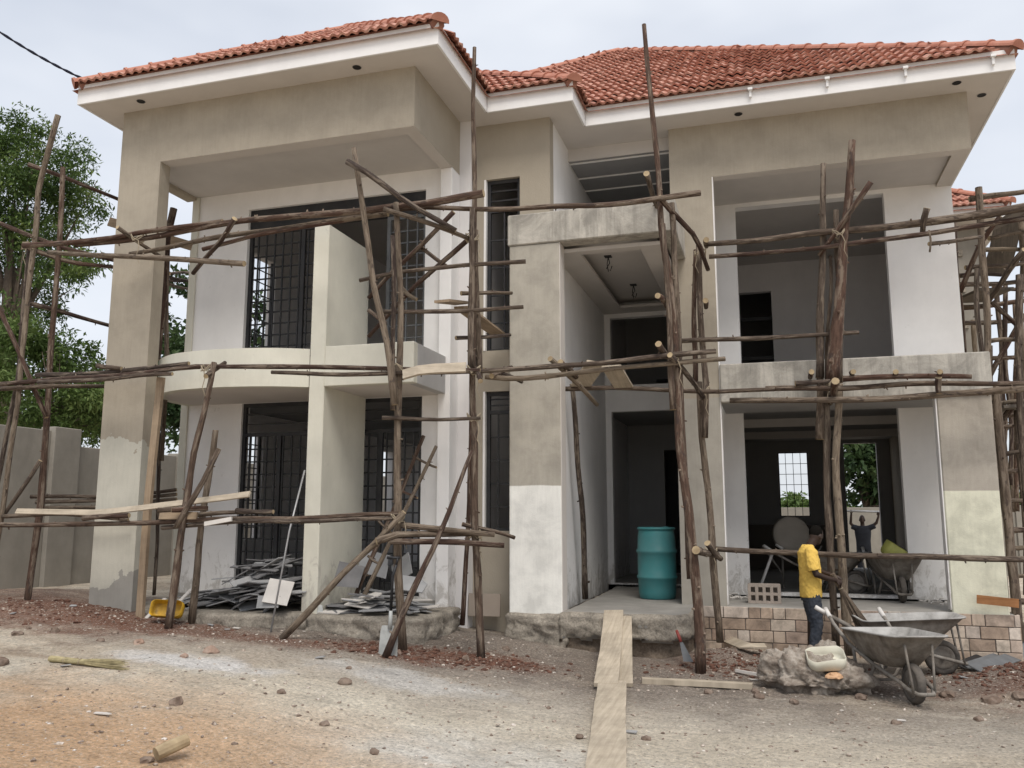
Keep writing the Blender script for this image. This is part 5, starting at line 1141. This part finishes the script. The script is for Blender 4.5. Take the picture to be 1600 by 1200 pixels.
# second worker beyond the rear doorway
M2 = Matrix.Translation((2.36, 25.6, gz(2.3, 24.6))) @ Matrix.Rotation(R(-95), 4, 'Z')
b = MB(); head(b, Matrix.Translation((.0, 0, 1.50))); b.tube([(0, 0, 1.38), (0, 0, 1.55)], [.06, .055], 10)
loft(b, [(0, 0, .86, .11, .16), (0, 0, 1.05, .11, .165), (0, 0, 1.25, .12, .20), (0, 0, 1.38, .10, .19), (0, 0, 1.43, .06, .09)])
for s_, el, wr in ((-1, (.05, -.30, 1.50), (.08, -.27, 1.76)), (1, (.05, .36, 1.52), (.08, .42, 1.70))):
    b.tube([(0, .17*s_, 1.37), el, wr], [.055, .043, .03], 10); hand(b, V(wr), (.1, 0, 1), (1, 0, 0), .9, s_)
for s_ in (-1, 1): b.tube([(0, .09*s_, .9), (.02, .11*s_, .5), (0, .12*s_, .06), (.12, .13*s_, .03)], [.09, .065, .045, .035], 10)
P2 = fuse('person', xf(b, M2), M_skin, .012, 3); tag(P2, 'silhouetted worker behind the house with both arms raised', 'person')
b = MB(); loft(b, [(0, 0, .80, .135, .19), (0, 0, 1.05, .135, .19), (0, 0, 1.25, .14, .215), (0, 0, 1.38, .115, .205), (0, 0, 1.44, .07, .085)]); b.tube([(0, -.14, 1.37), (.03, -.28, 1.42)], [.08, .075], 10); b.tube([(0, .14, 1.37), (.03, .32, 1.44)], [.08, .075], 10); fuse('shirt', xf(b, M2), M_silhouette, .016, 3, P2)
b = MB(); loft(b, [(0, 0, .78, .125, .175), (0, 0, .92, .12, .165)])
for s_ in (-1, 1): b.tube([(0, .09*s_, .86), (.02, .11*s_, .5), (0, .12*s_, .08)], [.105, .085, .075], 10)
fuse('trousers', xf(b, M2), M_silhouette, .016, 3, P2)
rod('carried_pole', [V((1.65, 25.5, 1.84)), V((3.05, 25.5, 1.80))], .03, M_alu, 'pale pole held overhead by the worker behind the house', 'pole')
# ------------------------------------------------------------------ stones and gravel
spots = [(27, 992, .07), (44, 983, .05), (85, 987, .06), (0, 1038, .09), (158, 1002, .05), (217, 1005, .07), (287, 1027, .055), (330, 1020, .09), (275, 1100, .075), (538, 1068, .075), (440, 1083, .05), (117, 1033, .045), (510, 1014, .045), (437, 1016, .04), (507, 1133, .045), (585, 1177, .045), (620, 1022, .07), (728, 1030, .06), (790, 1015, .06), (1107, 1083, .06), (1180, 1083, .06), (1550, 1098, .10), (1592, 1090, .09), (1400, 1131, .05), (230, 1190, .05), (1480, 1088, .09), (120, 1218, .05), (865, 1000, .07), (905, 1005, .06), (845, 1000, .05), (1185, 1090, .07), (1345, 1092, .08), (1240, 1098, .06), (180, 990, .05), (545, 1045, .04), (903, 1057, .04), (905, 1152, .04), (857, 1107, .03), (1530, 1125, .05), (1010, 1156, .05)]
LMK = [(135, 1040, 'the straw broom'), (243, 1185, 'the cut log end'), (254, 968, 'the yellow container'), (41, 952, 'the foot of the leftmost scaffold pole'), (610, 1020, 'the shovel'), (752, 1030, 'the foot of the tall pole left of the porch'), (840, 1000, 'the base of the porch pillar'), (945, 1090, 'the plank ramp'), (1280, 1070, 'the rubble lump'), (1430, 1095, 'the front wheelbarrow'), (1580, 1070, 'the red soil at the right edge'), (1090, 1065, 'the plank lying right of the ramp'), (450, 1060, 'the white cement spill left of centre'), (0, 1100, 'the left edge on orange soil'), (560, 1170, 'the pale bare ground at front centre'), (1450, 1180, 'the front right corner')]
def stone_label(x, y, s_, brick):
    lm = min(LMK, key=lambda q_: (q_[0]-x)**2+(2.2*(q_[1]-y))**2)
    side = 'left of' if x < lm[0]-12 else ('right of' if x > lm[0]+12 else 'close to')
    return f"{'large' if s_ > .07 else ('small' if s_ < .05 else 'fist sized')} {'tan brick bat' if brick else 'brown stone'} {side} {lm[2]}"
for k, (x, y, s_) in enumerate(spots):
    p_ = gnd(x, y); chunk('stone', p_+V((0, 0, s_*.12)), s_*.85, M_bstone if k in (5, 7, 16, 6) else M_stone, stone_label(x, y, s_, k in (5, 7, 16, 6)), 'stone', 'loose stones on the ground', k+1, .65)
for k, (x, y, a) in enumerate(((1408, 1128, .3), (1505, 1060, .2), (103, 1042, 1.0), (160, 1118, .2), (500, 1029, .1), (985, 1146, 0), (1178, 1064, .3), (20, 960, .3), (115, 948, .4), (370, 983, .2), (330, 978, .1), (355, 985, .5))):
    p_ = gnd(x, y); slab_obj('tile_chip', p_+V((0, 0, .015)), (random.gauss(0, .1), random.gauss(0, .1), a), random.uniform(.06, .13), random.uniform(.03, .06), .008, (M_slatew, M_slate, M_slate)[k % 3], 'tile chip lying on the ground', 'tile chip', 'tile chips scattered on the ground')
def scatter(name, n_, fn, smin, smax, m, label):
    base = []; bm = bmesh.new(); bmesh.ops.create_icosphere(bm, subdivisions=1, radius=1); bv = np.array([v.co[:] for v in bm.verts]); bf = [tuple(v.index for v in f.verts) for f in bm.faces]; bm.free()
    vs, fs = [], []; c_ = 0
    while c_ < n_:
        x, y = fn()
        if y > 9.0 and not inside_free(x, y): continue
        s_ = smin*(smax/smin)**(random.random()**2.2); an = random.random()*6.28; q_ = bv*(1+rng.normal(0, .22, (len(bv), 1)))*s_*np.array([1.2, .9, random.uniform(.35, .75)])
        ca, sa = math.cos(an), math.sin(an); q_ = np.stack([q_[:, 0]*ca-q_[:, 1]*sa, q_[:, 0]*sa+q_[:, 1]*ca, q_[:, 2]], 1)+np.array([x, y, gz(x, y)+s_*.12])
        o_ = len(vs)*len(bv); vs.append(q_); fs += [tuple(k+o_ for k in f) for f in bf]; c_ += 1
    me = bpy.data.meshes.new(name); me.from_pydata(np.concatenate(vs).tolist(), [], fs); me.update(); o = link(name, me, m); return tag(o, label, 'gravel', None, 'stuff')
def inside_free(x, y):
    if x < -3.8: return y < (8.85 if x < -5 else 9.0)
    if x < -2.5: return y < 10.2
    if x < -.95: return y < 10.2
    return y < 11.5
def f1(): return random.uniform(-10, 4.2), random.uniform(3.6, 11.5)
def f2():
    c_ = random.choice(((-4, 8.7, 2.8, .45), (-3.1, 9.6, .5, .6), (-8, 8.5, 1.2, .5), (-.5, 10.3, .6, .5), (2.8, 10, .9, .6), (.6, 9.6, 1.2, .5), (-4.4, 5.2, 1.2, .8), (-2.6, 6.6, 1.5, .8), (.6, 7, 1.4, .8), (-5.6, 8.4, 1.6, .4)))
    return random.gauss(c_[0], c_[2]), random.gauss(c_[1], c_[3])
n = NT('mixed_gravel', .95); p = n.pos()
c = n.ramp(n.noise(p, 21, 2, .5), [(.36, (.15, .112, .088)), (.47, (.29, .235, .19)), (.57, (.42, .36, .30)), (.68, (.62, .58, .53))]); n.bump(n.noise(p, 70, 4), .4, .01); M_gravel = n.done(c)
scatter('gravel', 1800, f1, .003, .014, M_gravel, 'small stones and grit strewn over the whole yard')
scatter('gravel', 6000, f2, .003, .022, M_gravel, 'rubble grit gathered along the foot of the house and in patches')
n = NT('red_soil_clods', .95); p = n.pos(); c = n.ramp(n.noise(p, 14, 4, .6), [(.3, (.07, .036, .026)), (.6, (.135, .066, .045)), (.8, (.20, .12, .085))]); n.bump(n.noise(p, 50, 4), .5, .01); M_clod = n.done(c)
def f3():
    c_ = random.choice(((2.9, 10.15, .7, .45), (3.4, 9.8, .6, .5), (-8.3, 8.55, 1.0, .4), (-3.95, 8.6, .35, .2), (-3.0, 9.0, .3, .2), (-.6, 10.3, .4, .3), (2.4, 10.4, .5, .3)))
    return random.gauss(c_[0], c_[2]), random.gauss(c_[1], c_[3])
scatter('soil_clods', 4500, f3, .005, .035, M_clod, 'crumbly red soil clods heaped at the pole feet and right edge')
# ------------------------------------------------------------------ trees
def leaf_cloud(centers, radii, n_per, size, droop=.25, aspect=.42):
    K = len(centers); N = K*n_per; c_ = np.repeat(np.array(centers), n_per, 0); r_ = np.repeat(np.array(radii), n_per)
    d_ = rng.normal(0, 1, (N, 3)); d_ /= np.linalg.norm(d_, axis=1)[:, None]; rr = r_*rng.random(N)**.45
    pos = c_+d_*rr[:, None]*np.array([1, 1, .72]); ln = size*rng.uniform(.6, 1.35, N)
    a = rng.normal(0, 1, (N, 3)); a[:, 2] -= droop; a += d_*.7; a /= np.linalg.norm(a, axis=1)[:, None]
    up = rng.normal(0, .55, (N, 3)); up[:, 2] += 1; s_ = np.cross(a, up); s_ /= np.linalg.norm(s_, axis=1)[:, None]+1e-9; nn_ = np.cross(s_, a)
    w_ = ln*aspect*.5
    v0 = pos; v1 = pos+a*(ln*.45)[:, None]+s_*w_[:, None]+nn_*(ln*.06)[:, None]; v2 = pos+a*ln[:, None]-nn_*(ln*.10)[:, None]; v3 = pos+a*(ln*.45)[:, None]-s_*w_[:, None]+nn_*(ln*.06)[:, None]
    vs = np.stack([v0, v1, v2, v3], 1).reshape(-1, 3); idx = np.arange(N*4).reshape(-1, 4)
    return vs, idx
def tree(name, base, trunk_top, r0, crown, n_cl, n_per, size, m, label, cr=(.35, .75), aspect=.42, group=None, limbs=3):
    """crown: list of (center, (rx, ry, rz)) lobes; clumps sit in the lobes' outer shells so gaps stay between"""
    base = V(base); trunk_top = V(trunk_top); T = empty(name, base, label, 'tree', group)
    b = MB(); mid = base.lerp(trunk_top, .5)+V((random.uniform(-.2, .2), random.uniform(-.2, .2), 0)); b.tube([base-V((0, 0, .3)), base.lerp(mid, .5), mid, trunk_top], [r0*1.25, r0, r0*.8, r0*.55], 10, 0, None, .06)
    cs_, rs_ = [], []; wts = np.array([c_[1][0]*c_[1][1]*c_[1][2] for c_ in crown])**.7; wts /= wts.sum()
    for i in range(n_cl):
        c_, r_ = crown[rng.choice(len(crown), p=wts)]; d_ = rng.normal(0, 1, 3); d_ /= np.linalg.norm(d_); k = rng.uniform(.35, 1.0)**.6
        cs_.append(np.array(c_)+d_*np.array(r_)*k); rs_.append(rng.uniform(*cr))
    for c_, r_ in crown:
        for _ in range(limbs):
            e_ = V(c_)+V(rng.normal(0, .5, 3))*0+V((random.gauss(0, r_[0]*.45), random.gauss(0, r_[1]*.45), random.gauss(0, r_[2]*.4))); st = base.lerp(trunk_top, random.uniform(.55, 1)); md = st.lerp(e_, .5)+V((0, 0, -.15*r_[2]))
            b.tube([st, st.lerp(md, .6), md, e_], [r0*.30, r0*.2, r0*.11, r0*.03], 6, 0, None, .05)
    b.build('trunk', M_trunk, T, smooth=True)
    vs, fi = leaf_cloud(cs_, rs_, n_per, size, aspect=aspect); me = bpy.data.meshes.new('crown'); me.from_pydata(vs.tolist(), [], fi.tolist()); me.update(); link('crown', me, m, T)
    return T
def A(px, py, Y): return tuple(at(px, py, Y))
tree('tall_tree', (-18.5, 17, .5), A(20, 420, 17), .32, [(A(-25, 300, 17), (2.6, 2.6, 2.2)), (A(45, 260, 17), (1.5, 1.8, 1.0)), (A(85, 300, 17), (1.0, 1.4, .8)), (A(50, 390, 17.5), (1.7, 2, 1.0)), (A(100, 415, 17), (.8, 1.2, .5)), (A(10, 480, 17), (1.6, 2, .9)), (A(-60, 470, 17), (2.5, 2.5, 2.5)), (A(15, 225, 17), (1.3, 1.4, .7))], 230, 190, .135, M_leaf1, 'tall feathery green tree behind the boundary wall at far left', (.30, .62), .34)
tree('garden_tree', (-15.2, 17, .5), A(85, 640, 15.5), .16, [(A(40, 560, 15.5), (1.6, 1.4, .8)), (A(90, 545, 15.5), (.9, 1.0, .5)), (A(60, 625, 15.5), (2.0, 1.4, .8)), (A(130, 640, 15.5), (1.0, 1.0, .6)), (A(15, 620, 15), (1.4, 1.2, .8))], 85, 160, .14, M_leaf3, 'lighter green leafy tree just above the boundary wall top', (.28, .55), .4)
tree('garden_tree', (-14.5, 20, .5), A(150, 650, 20), .14, [(A(145, 645, 20), (1.2, 1.2, 1.0)), (A(170, 625, 20), (1.4, 1.2, 1.2)), (A(110, 670, 20), (1.6, 1.2, .9))], 70, 220, .12, M_leaf1, 'green tree showing between the boundary wall and the left column', (.3, .55), .4)
tree('garden_tree', (-13.2, 19, .5), A(280, 600, 18), .16, [(A(282, 500, 18), (.9, 1.0, 1.1)), (A(275, 600, 18), (1.3, 1.2, 1.2)), (A(285, 660, 18), (1.3, 1.2, .8)), (A(330, 600, 18), (1.6, 1.2, 1.2)), (A(400, 560, 19), (2.0, 1.4, 1.6))], 110, 110, .19, M_leaf2, 'dark leaved tree seen between the left column and the house wall', (.3, .55), .5)
tree('garden_tree', (3.6, 32, 0), A(1345, 760, 32), .22, [(A(1350, 735, 32), (1.0, 1.2, 1.0)), (A(1368, 712, 32), (1.0, 1.2, .8)), (A(1345, 775, 32), (1.0, 1.2, .5)), (A(1420, 740, 32), (1.6, 1.4, 1.4))], 60, 60, .30, M_leaf2, 'broad leaved tree framed in the rear doorway of the house', (.35, .6), .5)
for k, (px, Y, w_, m_) in enumerate(((1235, 60, 5, M_leaf3), (1300, 66, 6, M_leaf2), (1585, 45, 4.5, M_leaf1), (1640, 40, 4, M_leaf3), (1170, 70, 6, M_leaf2))):
    c_ = at(px, 795, Y); lab = ['low bushy tree far behind, framed in the barred rear window', 'distant tree behind the house right of the barred rear window', 'distant green tree beyond the right side scaffold', 'distant green tree at the right edge of the view', 'distant dark tree far behind the middle of the house'][k]
    tree('far_tree', (c_.x, Y, 0), (c_.x, Y, 1.4), .2, [((c_.x, Y, 1.7), (w_*.6, 2, 1.1)), ((c_.x+w_*.4, Y, 1.5), (w_*.4, 2, .9)), ((c_.x-w_*.4, Y, 1.4), (w_*.4, 2, .8))], 60, 90, .4, m_, lab, (.5, .9), .5, limbs=3)
# worker bag of the yard done
